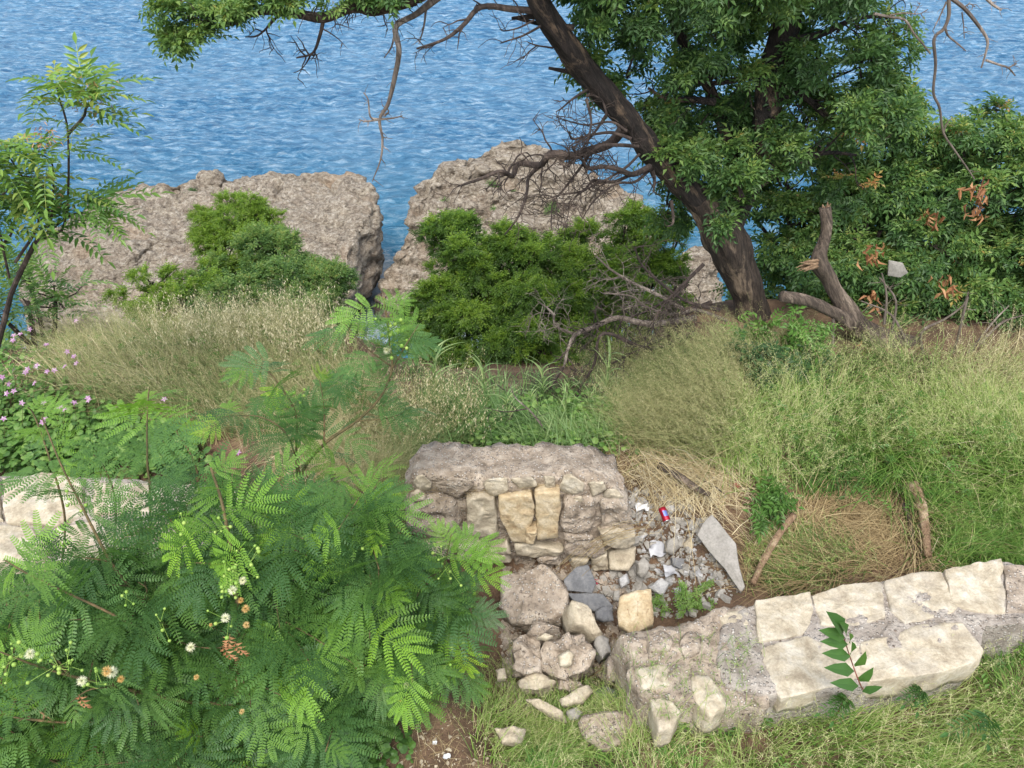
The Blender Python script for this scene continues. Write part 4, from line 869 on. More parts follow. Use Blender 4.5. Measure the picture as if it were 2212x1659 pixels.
# ================================================================== brushwood tangle
br = thing('brushwood', P(1450, 700, 7.2), 'tangle of dead grey and black branches left of the leaning trunk base', 'brushwood')
a = Acc(); b_ = Acc()
z5 = lambda L: [(737.3 + x / 3, 553 + y / 3) for x, y in L]
for i, (L, r0) in enumerate([(z5([(2300, 400), (2000, 440), (1790, 400), (1640, 460), (1520, 510), (1470, 600), (1440, 720), (1380, 800)]), .035), (z5([(1520, 510), (1390, 455), (1370, 370), (1270, 290)]), .018), (z5([(2300, 500), (2000, 600), (1700, 500), (1640, 700), (1550, 850), (1530, 950), (1560, 1100)]), .022),
           (z5([(2212, 340), (2050, 250), (1900, 180), (1750, 90), (1650, 0)]), .022), (z5([(2250, 180), (2050, 320), (1850, 400), (1700, 380)]), .018), (z5([(1440, 720), (1350, 860), (1250, 930)]), .012), (z5([(2212, 420), (2100, 520), (1900, 620), (1750, 700)]), .02), (z5([(2400, 300), (2212, 380), (2100, 450), (1900, 430)]), .03),
           (z5([(2350, 50), (2200, 200), (2100, 300), (2000, 450)]), .02), (z5([(1300, 1100), (1220, 1000), (1130, 920), (1090, 830)]), .010), (z5([(1200, 990), (1060, 1010), (930, 980)]), .007), (z5([(2450, 350), (2250, 300), (2100, 200), (1950, 60), (1900, -60)]), .02), (z5([(2500, 420), (2300, 350), (2150, 380), (1980, 330), (1880, 260), (1700, 240)]), .02)]):
    L = [(x, y, 7.0 + .25 * math.sin(i * 2.1) - .25 * j / len(L) if not (9 <= i <= 10) else 5.6) for j, (x, y) in enumerate(L)]
    q = smooth_path(PP(L, 7), 5); t_ = b_ if i in (0, 1, 3, 9, 12) else a
    tube(t_, q, [r0, r0 * .35], 7, .5, .08, cap=False); twigs(b_ if i in (1, 3, 12) else a, q, r0 * .45, 16 if i < 9 or i > 10 else 3, .38, 1, minr=.003, wig=.45)
a.build('dark_branches', B_TWIG, br); b_.build('bleached_branches', B_PALE, br)

# ================================================================== shrubs
def shrub(name, lumps, tms, leaf, dens, mat, label, root, young=.15, base_tint=.3, sub=(.18, .36), orange=0.0, stems=5, cat='bush', group=None, bark_=B_TWIG, ground=None, fill=1.0):
    b = np.array(root, float); o = thing(name, b, label, cat, group); a = Acc(); wd = Acc()
    crown(a, wd, lumps, tms, leaf, dens, young, None, base_tint, sub, orange, fill * (2.0 if tms is ROS_BUSH else 1.0))
    for (u, v, y, *_r) in lumps:
        c = P(u, v, y); mid = (b + c) / 2 + rv()[0] * .12
        tube(wd, smooth_path([b + rv()[0] * [.1, .1, 0], mid, c], 5), [.04, .02], 7, cap=False)
    a.build('foliage', mat, o); wd.build('stems', bark_, o); return o
def gz(u, v, y, up=-.6):
    p = P(u, v, y); p[2] = min(float(height(p[0], p[1])), p[2] - .5) ; return p
shrub('right_shrub'.replace('right_', 'broadleaf_'), [(1700, 470, 8.0, 90, 60, .5), (1830, 400, 8.1, 130, 90, .6), (1790, 310, 8.2, 90, 50, .5), (1880, 300, 8.2, 80, 60, .4), (1940, 260, 8.2, 50, 50, .35), (1900, 500, 7.8, 150, 90, .6), (1780, 560, 7.8, 110, 80, .5), (1980, 400, 8.0, 80, 80, .5), (1880, 620, 7.6, 140, 70, .5), (1720, 640, 7.7, 60, 60, .4), (1720, 560, 7.9, 60, 60, .4), (1975, 320, 8.2, 40, 50, .3), (1700, 400, 8.1, 90, 60, .4), (1960, 560, 7.7, 90, 90, .5), (1650, 560, 8.3, 60, 60, .4), (1640, 640, 8.1, 60, 50, .4), (1710, 700, 7.7, 70, 40, .4), (1820, 700, 7.4, 80, 35, .3), (1940, 700, 7.3, 90, 35, .3), (1630, 470, 8.3, 60, 60, .4)],
      ROS_TREE, .145, 1.35, L_SHRUB, 'dense dark green shrub with reddish shoot tips behind the broken dead trunk', gz(1850, 700, 8.0), .26, .36, orange=.015, stems=6)
shrub('broadleaf_shrub', [(2100, 330, 8.0, 80, 70, .5), (2160, 290, 8.1, 60, 40, .4), (2050, 420, 7.9, 80, 70, .5), (2160, 430, 7.9, 100, 90, .6), (2080, 540, 7.7, 120, 80, .6), (2180, 560, 7.7, 90, 90, .6), (2060, 640, 7.5, 110, 70, .5), (2190, 670, 7.4, 90, 70, .5), (2300, 450, 7.9, 90, 180, .8), (2320, 650, 7.5, 90, 90, .8), (2060, 720, 7.2, 90, 30, .3), (2180, 735, 7.1, 80, 30, .3), (2040, 340, 8.1, 40, 40, .3)],
      ROS_TREE, .145, 1.35, L_SHRUB, 'shrub at the right edge with orange young tips and hanging brown leaves', gz(2130, 720, 7.8), .3, .40, orange=.03)
shrub('pistachio_bush'.replace('pistachio', 'rounded'), [(975, 560, 10.3, 70, 60, .6), (1050, 540, 10.5, 90, 60, .6), (950, 640, 10.0, 60, 60, .5), (1020, 640, 9.9, 100, 70, .6), (1110, 620, 10.0, 90, 70, .6), (960, 720, 9.6, 80, 60, .5), (1060, 730, 9.4, 100, 70, .6), (1140, 710, 9.6, 70, 70, .5), (1030, 800, 9.2, 90, 50, .5), (1130, 790, 9.2, 70, 50, .5), (950, 790, 9.2, 50, 50, .4), (1080, 840, 9.0, 90, 30, .4), (960, 850, 8.9, 60, 30, .3), (990, 510, 10.6, 40, 30, .3), (1120, 560, 10.3, 60, 50, .4)],
      ROS_BUSH, .115, 2.1, L_BUSH, 'big rounded bright green bush in the gully, right in the middle below the boulders', gz(1040, 850, 9.8), .3, .24, (.16, .3))
shrub('rounded_bush', [(1210, 570, 10.6, 70, 50, .5), (1290, 560, 10.6, 80, 50, .5), (1380, 520, 10.6, 60, 50, .5), (1400, 480, 10.8, 50, 30, .35), (1350, 490, 10.8, 50, 30, .35), (1450, 540, 10.4, 60, 50, .5), (1260, 650, 10.2, 90, 60, .6), (1370, 620, 10.2, 90, 60, .6), (1210, 730, 9.8, 60, 70, .5), (1300, 730, 9.9, 90, 60, .5), (1240, 560, 10.7, 60, 40, .4), (1460, 620, 10.2, 60, 50, .4), (1250, 800, 9.4, 80, 50, .4), (1340, 800, 9.0, 70, 50, .4), (1300, 850, 8.8, 70, 30, .3), (1210, 850, 9.0, 60, 30, .3), (1420, 700, 9.4, 70, 60, .4), (1190, 760, 9.0, 70, 60, .4), (1200, 690, 9.4, 70, 60, .4), (1180, 640, 9.8, 60, 50, .4)],
      ROS_BUSH, .115, 2.1, L_BUSH, 'spreading bright green bush between the middle bush and the leaning trunk', gz(1300, 800, 10.2), .3, .28, (.16, .3))
shrub('yellowish_bush', [(510, 480, 11, 60, 40, .6), (470, 500, 10.9, 50, 35, .5), (560, 500, 10.8, 55, 40, .5), (440, 495, 11, 25, 15, .25), (520, 530, 10.6, 90, 40, .6), (540, 450, 11, 25, 18, .3), (480, 560, 10.5, 60, 40, .5)], ROS_BUSH, .10, 2.6, L_BUSH, 'yellow green bush standing in front of the left boulder', gz(520, 620, 10.8), .2, .62, (.14, .24))
shrub('dark_bush', [(560, 570, 9.8, 80, 45, .6), (620, 590, 9.6, 80, 50, .6), (520, 640, 9.3, 90, 50, .6), (660, 640, 9.2, 90, 60, .6), (600, 700, 8.9, 110, 50, .6), (690, 640, 9.2, 60, 50, .4), (500, 600, 9.6, 60, 40, .4), (590, 660, 9.0, 110, 50, .5), (480, 670, 8.8, 60, 45, .4), (690, 690, 8.8, 50, 40, .4), (720, 740, 8.4, 60, 40, .4), (640, 740, 8.2, 90, 40, .4), (800, 780, 8.4, 60, 60, .4), (600, 540, 10, 40, 25, .3)], ROS_BUSH, .115, 2.1, L_SHRUB, 'mid green bush below the yellow green one, beside the sea gap', gz(600, 760, 9.2), .2, .42, (.16, .28))
shrub('low_bush', [(330, 610, 9.2, 60, 25, .4), (400, 620, 9.1, 60, 30, .4), (300, 640, 8.9, 50, 30, .4), (380, 660, 8.7, 80, 35, .4), (440, 600, 9.3, 40, 30, .3)], ROS_BUSH, .105, 2.4, L_BUSH, 'low yellow green bush at the left edge of the bushes, above the dry grass', gz(370, 720, 9.0), .2, .55, (.14, .24))
shrub('low_bush', [(60, 600, 7.6, 60, 30, .3), (120, 640, 7.4, 50, 30, .3), (60, 650, 7.2, 70, 30, .3), (10, 690, 6.9, 40, 30, .3)], PIN_AIL, .30, .8, L_SHRUB, 'low leafy growth at the foot of the slender feather leaved tree', gz(60, 740, 7.2), .1, .4, (.14, .24))
for u, v, y, r, lab in [(336, 483, 30, .42, 'pale green tuft growing on the left boulder, largest of the tufts there'), (415, 425, 31.6, .34, 'dark green tuft on the left boulder near its far edge'), (282, 515, 28.8, .26, 'small dull tuft low on the left boulder'), (165, 548, 27.5, .2, 'tiny tuft near the left end of the left boulder'),
                        (1062, 412, 31.2, .45, 'grass tuft in the upper crack of the middle boulder'), (1110, 428, 31, .36, 'grass tuft right of the upper crack of the middle boulder'), (958, 440, 30.4, .3, 'grass tuft on the left flank of the middle boulder'), (1065, 460, 30.2, .33, 'grass tuft in the lower crack of the middle boulder'), (1192, 455, 30.4, .34, 'grass tuft on the right side of the middle boulder')]:
    c = P(u, v, y) ; a = Acc(); n = 60; dd = n1(rng.normal(size=(n, 3)) + [0, -.3, .9]); place(a, ROS_BUSH, c + dd * r * rnd(.3, .8, n)[:, None], dd, (0, 0, 1), r * .45, .5 if y < 31 else .3); tag(a.build('rock_tuft', L_REED if u > 900 or u == 336 else L_SHRUB), lab, 'tuft', 'tufts on the boulders')

# brown hanging leaves and the grey board caught in the shrub
for u, v, y, n, r, lab in [(2115, 408, 7.2, 26, .12, 'largest bunch of withered orange brown leaves in the right hand shrub'), (2110, 460, 7.3, 10, .08, 'withered leaves just below the largest brown bunch'), (2020, 475, 7.3, 16, .09, 'dull brown withered bunch left of the largest brown bunch'), (1888, 545, 7.0, 18, .09, 'withered brown bunch above the grey board'),
                           (2045, 610, 6.9, 14, .09, 'withered orange leaves right of the grey board'), (1880, 640, 6.8, 12, .07, 'withered orange leaves just right of the dead trunk'), (1870, 765, 6.4, 14, .07, 'orange brown leaves under the cut end of the dead trunk')]:
    c = P(u, v, y); a = Acc(); L_ = []
    for k in range(n):
        V, Q, T = leaf3(np.zeros(3), n1(rng.normal(size=3) * .5 + [0, 0, -1]), rv()[0], rnd(.08, .13), .035, .3, .5); a.add(V + c + rng.normal(size=3) * r * .6, [Q, T], rnd(.1, .9))
    tube(a, [c + [0, 0, r], c + [.02, 0, -r * .5]], [.006, .003], 5, .3); tag(a.build('withered_leaves', L_DEAD), lab, 'dead leaves')
bd = PP([(1920, 562), (1950, 568), (1962, 590), (1945, 600), (1918, 596)], 7.0); tag(stone('grey_board', bd, (0, -1, .3), .02, S_SLAB, None, .002, .003, .98, 90, chip=0), 'pale grey broken board caught in the dark shrub at right', 'board')

# ================================================================== slender feather-leaved tree, left
at = thing('slender_tree', P(-60, 900, 5.6), 'slender young tree with long feather leaves against the sea at the left edge', 'tree')
wd = Acc(); a = Acc()
z0 = lambda L: [(x / 3, y / 3) for x, y in L]
b = g1(*P(-60, 930, 5.7)[:2]) - [0, 0, .1]
main = smooth_path(np.vstack([b, PP([(10, 690, 5.7), (30, 620, 5.6), (75, 525, 5.5)], 5.5)]), 6); tube(wd, main, [.026, .022, .017], 8, .5, .05)
ends = []
for L in [z0([(225, 1575), (280, 1470), (330, 1440), (345, 1100), (300, 1040)]), z0([(225, 1575), (370, 1510), (410, 1470), (440, 1300), (440, 860), (385, 640), (370, 560)]), z0([(440, 870), (540, 760), (560, 700), (620, 620)]), z0([(100, 1700), (250, 1440), (200, 1150), (20, 1260), (-60, 1330)]), z0([(60, 1800), (10, 1560), (-30, 1300), (-20, 1000)]), z0([(330, 1440), (300, 1330), (150, 1150), (50, 1000)]), z0([(345, 1150), (200, 1160), (100, 1210)]), z0([(225, 1575), (450, 1400), (600, 1380), (640, 1350)]), z0([(0, 1600), (80, 1500), (60, 1400)])]:
    q = smooth_path(PP(L, 5.5, 5.3), 6); tube(wd, q, [.012, .005], 6, .5, .04); ends.append(q)
pos = []; dr = []
for q in ends:
    m = len(q)
    for k in range(int(m * .25), m, 1):
        if rnd(0, 1) < .62:
            d = n1(q[min(k + 1, m - 1)] - q[k - 1]); pos.append(q[k]); dr.append(n1(np.cross(d, rv()[0]) + d * .3 + [0, 0, .25]))
    for j in range(5): pos.append(q[-1]); az = j * 1.3 + rnd(0, 1); dr.append(n1(np.array([math.cos(az), math.sin(az), .4])))
pos = np.array(pos); ti = .55 + .2 * rng.normal(size=len(pos)) * .5 + .25 * ss(1.9, 3.0, pos[:, 2])
place(a, PIN_AIL, pos, np.array(dr), (0, 0, 1), rnd(.26, .42, len(pos)), ti)
for (u, v, y) in [(290, 248, 5.3), (255, 428, 5.3), (250, 322, 5.3), (240, 190, 5.3), (20, 290, 5.3), (215, 450, 5.3)]:   # leaves that reach furthest right
    t_ = P(u, v, y); s_ = P(u - 92, v + 12, y); place(a, PIN_AIL[1:2], [s_], [t_ - s_], (0, 0, 1), np.linalg.norm(t_ - s_), [.6])
a.build('foliage', L_AIL, at); wd.build('trunk', B_TWIG, at)
a = Acc()
for u, v in [(180, 200), (210, 210), (100, 290), (130, 430), (95, 310), (185, 225)]:
    for k in range(26):
        c = P(u, v, 5.35) + rng.normal(size=3) * [.07, .05, .05]; tube(a, [c, c + rv()[0] * .03], [.002, .004], 3, .9)
a.build('seed_sprays', L_DEAD, at)

# ================================================================== feathery shrub in the foreground (doubly feathered leaves, pompom flowers)
def leafy(acc, q, n0, spacing, sc, tint, start=.2, tmpls=None, up=(0, -.15, 1.), young_tip=True):
    seg = np.linalg.norm(np.diff(q, axis=0), axis=1); s = np.concatenate([[0], np.cumsum(seg)]); L = s[-1]
    t = np.arange(L * start, L, spacing); n = len(t)
    if n == 0: return
    p = np.stack([np.interp(t, s, q[:, k]) for k in range(3)], -1); d = n1(np.stack([np.interp(t + .01, s, q[:, k]) - np.interp(t - .01, s, q[:, k]) for k in range(3)], -1))
    az = n0 + 2.4 * np.arange(n) + rnd(-.3, .3, n); fr = frames(d, (0.2, .1, 1.)); out = fr[..., 1] * np.cos(az)[:, None] + fr[..., 2] * np.sin(az)[:, None]
    dd = n1(out + d * .35 + [0, -.1, .12]); f = (t / L)
    size = sc * rnd(.8, 1.15, n) * np.where(f > .93, .6, 1); ti = tint + rnd(-.08, .08, n) + (np.where(f > .85, .3, 0) if young_tip else 0)
    place(acc, tmpls or BIP, p, dd, n1(np.array(up) + rng.normal(size=(n, 3)) * .18), size, ti)
POM = None
def pom(acc, c, r, tint, n=150):
    d = rv(n); s = frames(d, (.3, .2, 1.))
    V = np.stack([c + d * r * .25 + s[..., 1] * r * .045, c + d * r * .25 - s[..., 1] * r * .045, c + d * r * rnd(.85, 1.05, n)[:, None]], 1).reshape(-1, 3)
    acc.add(V, np.arange(3 * n).reshape(n, 3), tint)
def ball(acc, c, r, tint=.5, n=8):
    th = np.linspace(0, math.pi, 6)[:, None]; ph = np.linspace(0, 2 * math.pi, n, endpoint=False)[None]
    V = np.stack([np.sin(th) * np.cos(ph), np.sin(th) * np.sin(ph), np.cos(th) * np.ones_like(ph)], -1).reshape(-1, 3) * r + c
    i = np.arange(5)[:, None] * n; j = np.arange(n)[None]; k = (j + 1) % n; acc.add(V, np.stack([i + j, i + n + j, i + n + k, i + k], -1).reshape(-1, 4), tint)
def buds(acc, u, v, y, n, spread=.05, r=.010):
    c = P(u, v, y)
    for _ in range(n):
        p = c + rng.normal(size=3) * spread; rr_ = r * rnd(.6, 1.2); ball(acc, p, rr_, rnd(0, 1)); tube(acc, [c + rng.normal(size=3) * .008, p], [.0015, .0015], 3, .3, cap=False)

ft = thing('feathery_shrub', g1(*P(505, 1655, 2.45)[:2]), 'large feathery leaved shrub with white and yellow pompom flowers filling the lower left', 'shrub')
wd = Acc(); a = Acc()
ST = [([(508, 1700, 2.42), (510, 1560, 2.45), (512, 1450, 2.5), (515, 1340, 2.6), (508, 1240, 2.7), (492, 1150, 2.85), (478, 1080, 2.95), (455, 1010, 3.05)], .020), ([(510, 1540, 2.45), (430, 1420, 2.55), (340, 1335, 2.6), (250, 1230, 2.7), (200, 1140, 2.85), (175, 1090, 2.95), (130, 1000, 3.1), (90, 900, 3.3)], .012),
      ([(330, 1335, 2.6), (240, 1338, 2.5), (150, 1338, 2.4)], .010), ([(505, 1520, 2.4), (400, 1515, 2.35), (215, 1475, 2.3), (100, 1445, 2.25), (0, 1408, 2.2)], .012), ([(520, 1620, 2.45), (700, 1560, 2.5), (790, 1515, 2.6), (880, 1480, 2.75), (970, 1420, 2.85)], .014),
      ([(515, 1600, 2.45), (640, 1480, 2.7), (705, 1370, 2.9), (760, 1270, 3.0), (792, 1160, 3.1), (788, 1080, 3.2), (740, 990, 3.3)], .014), ([(700, 1560, 2.5), (860, 1440, 2.8), (940, 1300, 3.0), (960, 1220, 3.1), (975, 1155, 3.15)], .010), ([(560, 1640, 2.45), (820, 1500, 2.8), (940, 1380, 3.0), (1000, 1260, 3.1), (1030, 1180, 3.15)], .010),
      ([(515, 1400, 2.55), (420, 1200, 2.9), (330, 1060, 3.1), (318, 950, 3.2), (320, 850, 3.35)], .009), ([(500, 1600, 2.4), (300, 1560, 2.3), (120, 1560, 2.2), (-30, 1540, 2.15)], .010), ([(500, 1640, 2.35), (350, 1640, 2.2), (150, 1660, 2.1)], .009), ([(515, 1450, 2.5), (590, 1300, 2.75), (600, 1180, 2.95), (560, 1080, 3.1)], .009),
      ([(420, 1420, 2.55), (250, 1330, 2.45), (80, 1250, 2.5), (10, 1210, 2.55)], .009), ([(640, 1480, 2.7), (800, 1400, 2.8), (900, 1330, 2.9), (990, 1310, 3.0)], .009), ([(940, 1420, 2.9), (1000, 1400, 2.9), (1000, 1480, 2.85)], .006)]
stems = []
for L, r in ST:
    q = smooth_path(PP(L, 2.6), 6); stems.append(q); tube(wd, q, [r, r * .35], 7, .5, .04)
for i, q in enumerate(stems): leafy(a, q, i, .08, .30, .42, .28 if i else .45)
MASK = [(-60, 1290), (60, 1260), (150, 1200), (250, 1180), (330, 1120), (420, 1070), (520, 1050), (640, 1090), (780, 1090), (860, 1190), (930, 1240), (1000, 1260), (1030, 1330), (980, 1420), (920, 1480), (830, 1520), (740, 1590), (640, 1700), (-80, 1720), (-80, 1180)]
allp = np.concatenate([q[int(len(q) * .3):] for q in stems])
for (u, v) in in_region(185, MASK):
    w_ = ss(950, 1280, v)
    if rnd(0, 1) > .50 + .5 * w_: continue
    y = np.interp(v, [1000, 1150, 1300, 1450, 1660], [3.15, 2.9, 2.6, 2.38, 2.12]) + rnd(-.12, .30) - .0003 * 0
    if u > 800: y += .25 * ss(800, 1000, u)
    e = P(u, v, y); k = np.argmin(np.linalg.norm(allp - e, axis=1) + 2 * np.maximum(0, allp[:, 2] - e[2] + .1)); b = allp[k]
    q = smooth_path([b, (b + e) / 2 + [0, 0, .03] + rv()[0] * .04, e], 5); tube(wd, q, [.006, .0025], 5, .5)
    leafy(a, q, rnd(0, 6), .06, rnd(.22, .37), rnd(.08, .6), .35)
# bright young leaves the photo shows one by one: (tip u, v, y, base u, v, y)
for (u, v, bu, bv, y, s_, t_) in [(640, 1420, 645, 1235, 2.65, .36, .48), (1000, 1500, 1010, 1400, 2.75, .26, .95), (860, 1330, 850, 1180, 2.85, .34, .55), (900, 1320, 890, 1190, 2.85, .3, .6), (430, 1290, 530, 1170, 2.6, .34, .75), (340, 1230, 420, 1150, 2.7, .28, .85), (60, 1340, 90, 1180, 2.35, .34, .55), (280, 1420, 340, 1340, 2.4, .24, .4), (330, 1600, 350, 1500, 2.2, .26, .45), (240, 1560, 250, 1450, 2.15, .26, .42), (560, 1180, 640, 1130, 2.9, .28, .8), (1090, 1260, 1030, 1160, 3.1, .26, .7), (870, 1140, 800, 1060, 3.1, .24, .9), (740, 1200, 720, 1100, 3.0, .26, .75)]:
    e = P(u, v, y - .05); b = P(bu, bv, y + .03); place(a, BIP, [b], [e - b], n1(np.array([0, -.5, .8])), s_, [t_])
a.build('foliage', L_LEUC, ft); wd.build('stems', B_STEM, ft, True)
yl = Acc()
for (u, v, y) in [(497, 1370, 2.3), (480, 1395, 2.3), (505, 1385, 2.3), (170, 1500, 2.15), (620, 1540, 2.3), (760, 1420, 2.5)]: place(yl, PIN_BUSH, [P(u, v, y)], [[rnd(-.5, .5), -.2, -1]], (0, -1, .2), .12, [.6])
yl.build('yellowed_leaves', L_DEAD, ft)
FL = [(502, 1275, 2.62, .030, .1), (487, 1335, 2.5, .030, .1), (530, 1315, 2.55, .027, .95), (532, 1350, 2.5, .022, .9), (520, 1297, 2.6, .02, 1.0), (412, 1398, 2.42, .030, .35), (242, 1452, 2.2, .034, .1), (231, 1450, 2.17, .030, .95), (261, 1467, 2.2, .022, 1.0), (177, 1471, 2.2, .030, .15), (65, 1413, 2.2, .030, .1), (424, 1463, 2.3, .018, .95), (522, 1537, 2.3, .018, .9), (524, 1254, 2.66, .026, .5), (877, 1480, 2.7, .028, .2), (864, 1512, 2.68, .018, 1.0), (874, 1436, 2.75, .015, 1.0), (455, 1350, 2.45, .012, 1.0)]
for u, v, y, r, t_ in FL:
    a = Acc(); pom(a, P(u, v, y - .22), r * .92, t_, 170); o = a.build('flower', CREAM, ft); o['label'] = 'white pompom flower' if t_ < .6 else 'faded yellow brown pompom flower'
a = Acc()
for u, v, y, n in [(510, 1230, 2.68, 8), (495, 1260, 2.65, 7), (510, 1275, 2.62, 8), (540, 1215, 2.7, 3), (150, 1440, 2.2, 7), (210, 1480, 2.2, 6), (60, 1405, 2.2, 8), (20, 1425, 2.2, 6), (345, 1345, 2.5, 4), (270, 1280, 2.6, 4), (500, 1335, 2.5, 4), (480, 1140, 2.85, 5), (945, 1440, 2.75, 4), (962, 1230, 3.05, 5), (955, 1200, 3.1, 4), (760, 1270, 2.95, 8), (785, 1180, 3.05, 5), (930, 1490, 2.7, 4), (990, 1390, 2.9, 4), (692, 1350, 2.8, 4), (120, 1440, 2.2, 6), (155, 1085, 2.9, 5), (400, 1130, 2.9, 4)]:
    buds(a, u, v, y - .2, n, .045)
a.build('buds', BUD, ft, True)

fb = thing('feathery_shrub', g1(*P(620, 1230, 3.6)[:2]), 'taller thinner feathery shrub behind the big one, rising in front of the sea gap', 'shrub')
wd = Acc(); a = Acc(); bs = Acc()
ST2 = [([(640, 1290, 3.5), (640, 1150, 3.6), (650, 1030, 3.7), (700, 960, 3.8), (770, 910, 3.95), (820, 860, 4.05), (846, 800, 4.1), (842, 740, 4.2), (836, 690, 4.25), (828, 640, 4.3)], .014), ([(645, 1100, 3.65), (640, 980, 3.8), (640, 900, 3.85), (610, 840, 3.9), (575, 800, 3.95), (530, 780, 4.0)], .010), ([(650, 1030, 3.7), (620, 940, 3.7), (560, 900, 3.7), (480, 900, 3.7)], .007),
       ([(700, 960, 3.8), (700, 880, 3.9), (690, 820, 4.0)], .007), ([(770, 910, 3.95), (850, 900, 4.0), (900, 870, 4.05)], .006), ([(845, 800, 4.1), (880, 740, 4.15), (905, 700, 4.2)], .006), ([(640, 1150, 3.6), (700, 1060, 3.6), (740, 1000, 3.65)], .007), ([(842, 790, 4.1), (790, 750, 4.1), (745, 700, 4.1)], .006)]
for i, (L, r) in enumerate(ST2):
    q = smooth_path(PP(L, 3.8), 6); tube(wd, q, [r, r * .35], 7, .5, .04); leafy(a, q, i * 1.7, .10, .27, .36, .42 if i == 0 else .35)
for (u, v, bu, bv, y, s_, t_) in [(590, 900, 590, 830, 3.9, .2, .95), (430, 930, 480, 910, 3.65, .2, .9), (690, 800, 700, 830, 4, .18, .95), (740, 690, 810, 660, 4.2, .3, .7), (500, 790, 590, 775, 3.95, .3, .3), (860, 760, 850, 680, 4.2, .22, .6), (650, 980, 640, 880, 3.8, .30, .35), (730, 870, 740, 800, 3.95, .26, .2), (900, 760, 870, 700, 4.2, .26, .45)]:
    e = P(u, v, y - .05); b = P(bu, bv, y + .03); place(a, BIP, [b], [e - b], n1(np.array([0, -.5, .8])), s_, [t_])
a.build('foliage', L_LEUC, fb); wd.build('stems', B_STEM, fb, True)
for u, v, y, n in [(842, 715, 4.15, 10), (838, 690, 4.2, 8), (846, 740, 4.15, 8), (640, 860, 3.85, 6)]: buds(bs, u, v, y, n, .05, .013)
bs.build('buds', BUD, fb, True)
a = Acc(); pom(a, P(836, 756, 4.1), .035, .2, 170); a.build('flower', CREAM, fb)

fl = thing('feathery_shrub', g1(*P(60, 1250, 3.6)[:2]), 'thin feathery shoots behind the left wall stones at the left edge', 'shrub')
wd = Acc(); a = Acc()
for i, L in enumerate([[(130, 1250, 3.5), (140, 1120, 3.55), (110, 1000, 3.65), (75, 900, 3.8), (60, 880, 3.8)], [(320, 1260, 3.4), (325, 1100, 3.5), (318, 980, 3.6), (318, 900, 3.7), (322, 840, 3.8)], [(240, 1260, 3.5), (250, 1100, 3.5), (230, 1020, 3.6), (200, 980, 3.6)], [(420, 1260, 3.5), (430, 1080, 3.5), (420, 1000, 3.6), (380, 930, 3.7)]]):
    q = smooth_path(PP(L, 3.6), 6); tube(wd, q, [.009, .004], 6, .5, .04); leafy(a, q, i * 2, .13, .24, .42, .6)
a.build('foliage', L_LEUC, fl); wd.build('stems', B_STEM, fl, True)

# ================================================================== grasses
def blades(acc, base, H, wid, lean, tint, dirs=None, seg=4, curl=.6):
    n = len(base); H = np.broadcast_to(H, n);  az = rnd(0, 6.283, n) if dirs is None else dirs
    D = np.stack([np.cos(az), np.sin(az), az * 0], -1); Sd = np.stack([-np.sin(az), np.cos(az), az * 0], -1); tw = rnd(-1, 1, n)
    Sd = n1(Sd * np.cos(tw)[:, None] + D * np.sin(tw)[:, None]); ln = np.broadcast_to(lean, n) * rnd(.5, 1.4, n)
    s = np.linspace(0, 1, seg + 1); V = []
    for k in s:
        p = base + D * (H * ln * k ** 1.6)[:, None] + np.array([0, 0, 1.]) * (H * (k - curl * ln * k ** 2.2 * .7))[:, None]
        ww = np.broadcast_to(wid, n) * (1 - k ** 1.5 * .93) * .5
        V += [p + Sd * ww[:, None], p - Sd * ww[:, None]]
    V = np.stack(V, 1); m = 2 * (seg + 1); o = np.arange(n)[:, None] * m
    F = np.stack([np.stack([o[:, 0] + 2 * k, o[:, 0] + 2 * k + 1, o[:, 0] + 2 * k + 3, o[:, 0] + 2 * k + 2], -1) for k in range(seg)], 1).reshape(-1, 4)
    acc.add(V, F, np.repeat(np.broadcast_to(tint, n), seg)); return V[:, ::2] * .5 + V[:, 1::2] * .5
def panicles(acc, paths, tint, m=12, ln=.06, sp=.010, start=.5, wid=.0018):
    """airy seed heads on the upper part of each stem"""
    n, k, _ = paths.shape
    for i in range(m):
        f = start + (1 - start) * i / m; t = f * (k - 1); a_ = int(min(t, k - 2)); fr_ = t - a_
        b = paths[:, a_] * (1 - fr_) + paths[:, a_ + 1] * fr_; d = n1(rng.normal(size=(n, 3)) + [0, 0, .5]); L = ln * (1.15 - f * .7) * rnd(.5, 1.3, n)[:, None]
        e = b + d * L + [0, 0, -.008]; s = n1(np.cross(d, rng.normal(size=(n, 3))))
        V = np.stack([b + s * wid, b - s * wid, e], 1).reshape(-1, 3); acc.add(V, np.arange(3 * n).reshape(n, 3), tint)
        dd = n1(d * .5 + [0, 0, -.7]); V = np.stack([e, e + dd * sp * .5 + s * sp * .16, e + dd * sp, e + dd * sp * .5 - s * sp * .16], 1).reshape(-1, 3); acc.add(V, np.arange(4 * n).reshape(n, 4), np.asarray(tint) + .25)
def region_pts(n, poly, jit=0, dens_noise=None):
    """points on the ground whose place shows inside poly"""
    q = in_region(n, poly) + rng.normal(size=(n, 2)) * [28, 16]; g = G(q[:, 0], q[:, 1]); dist = np.linalg.norm(g - CAM, axis=1)
    keep = dist < 14
    if dens_noise is not None: keep &= (fbm(g * dens_noise[0], 2, 77) + rnd(-.4, .4, len(g))) > dens_noise[1]
    return g[keep], q[keep]
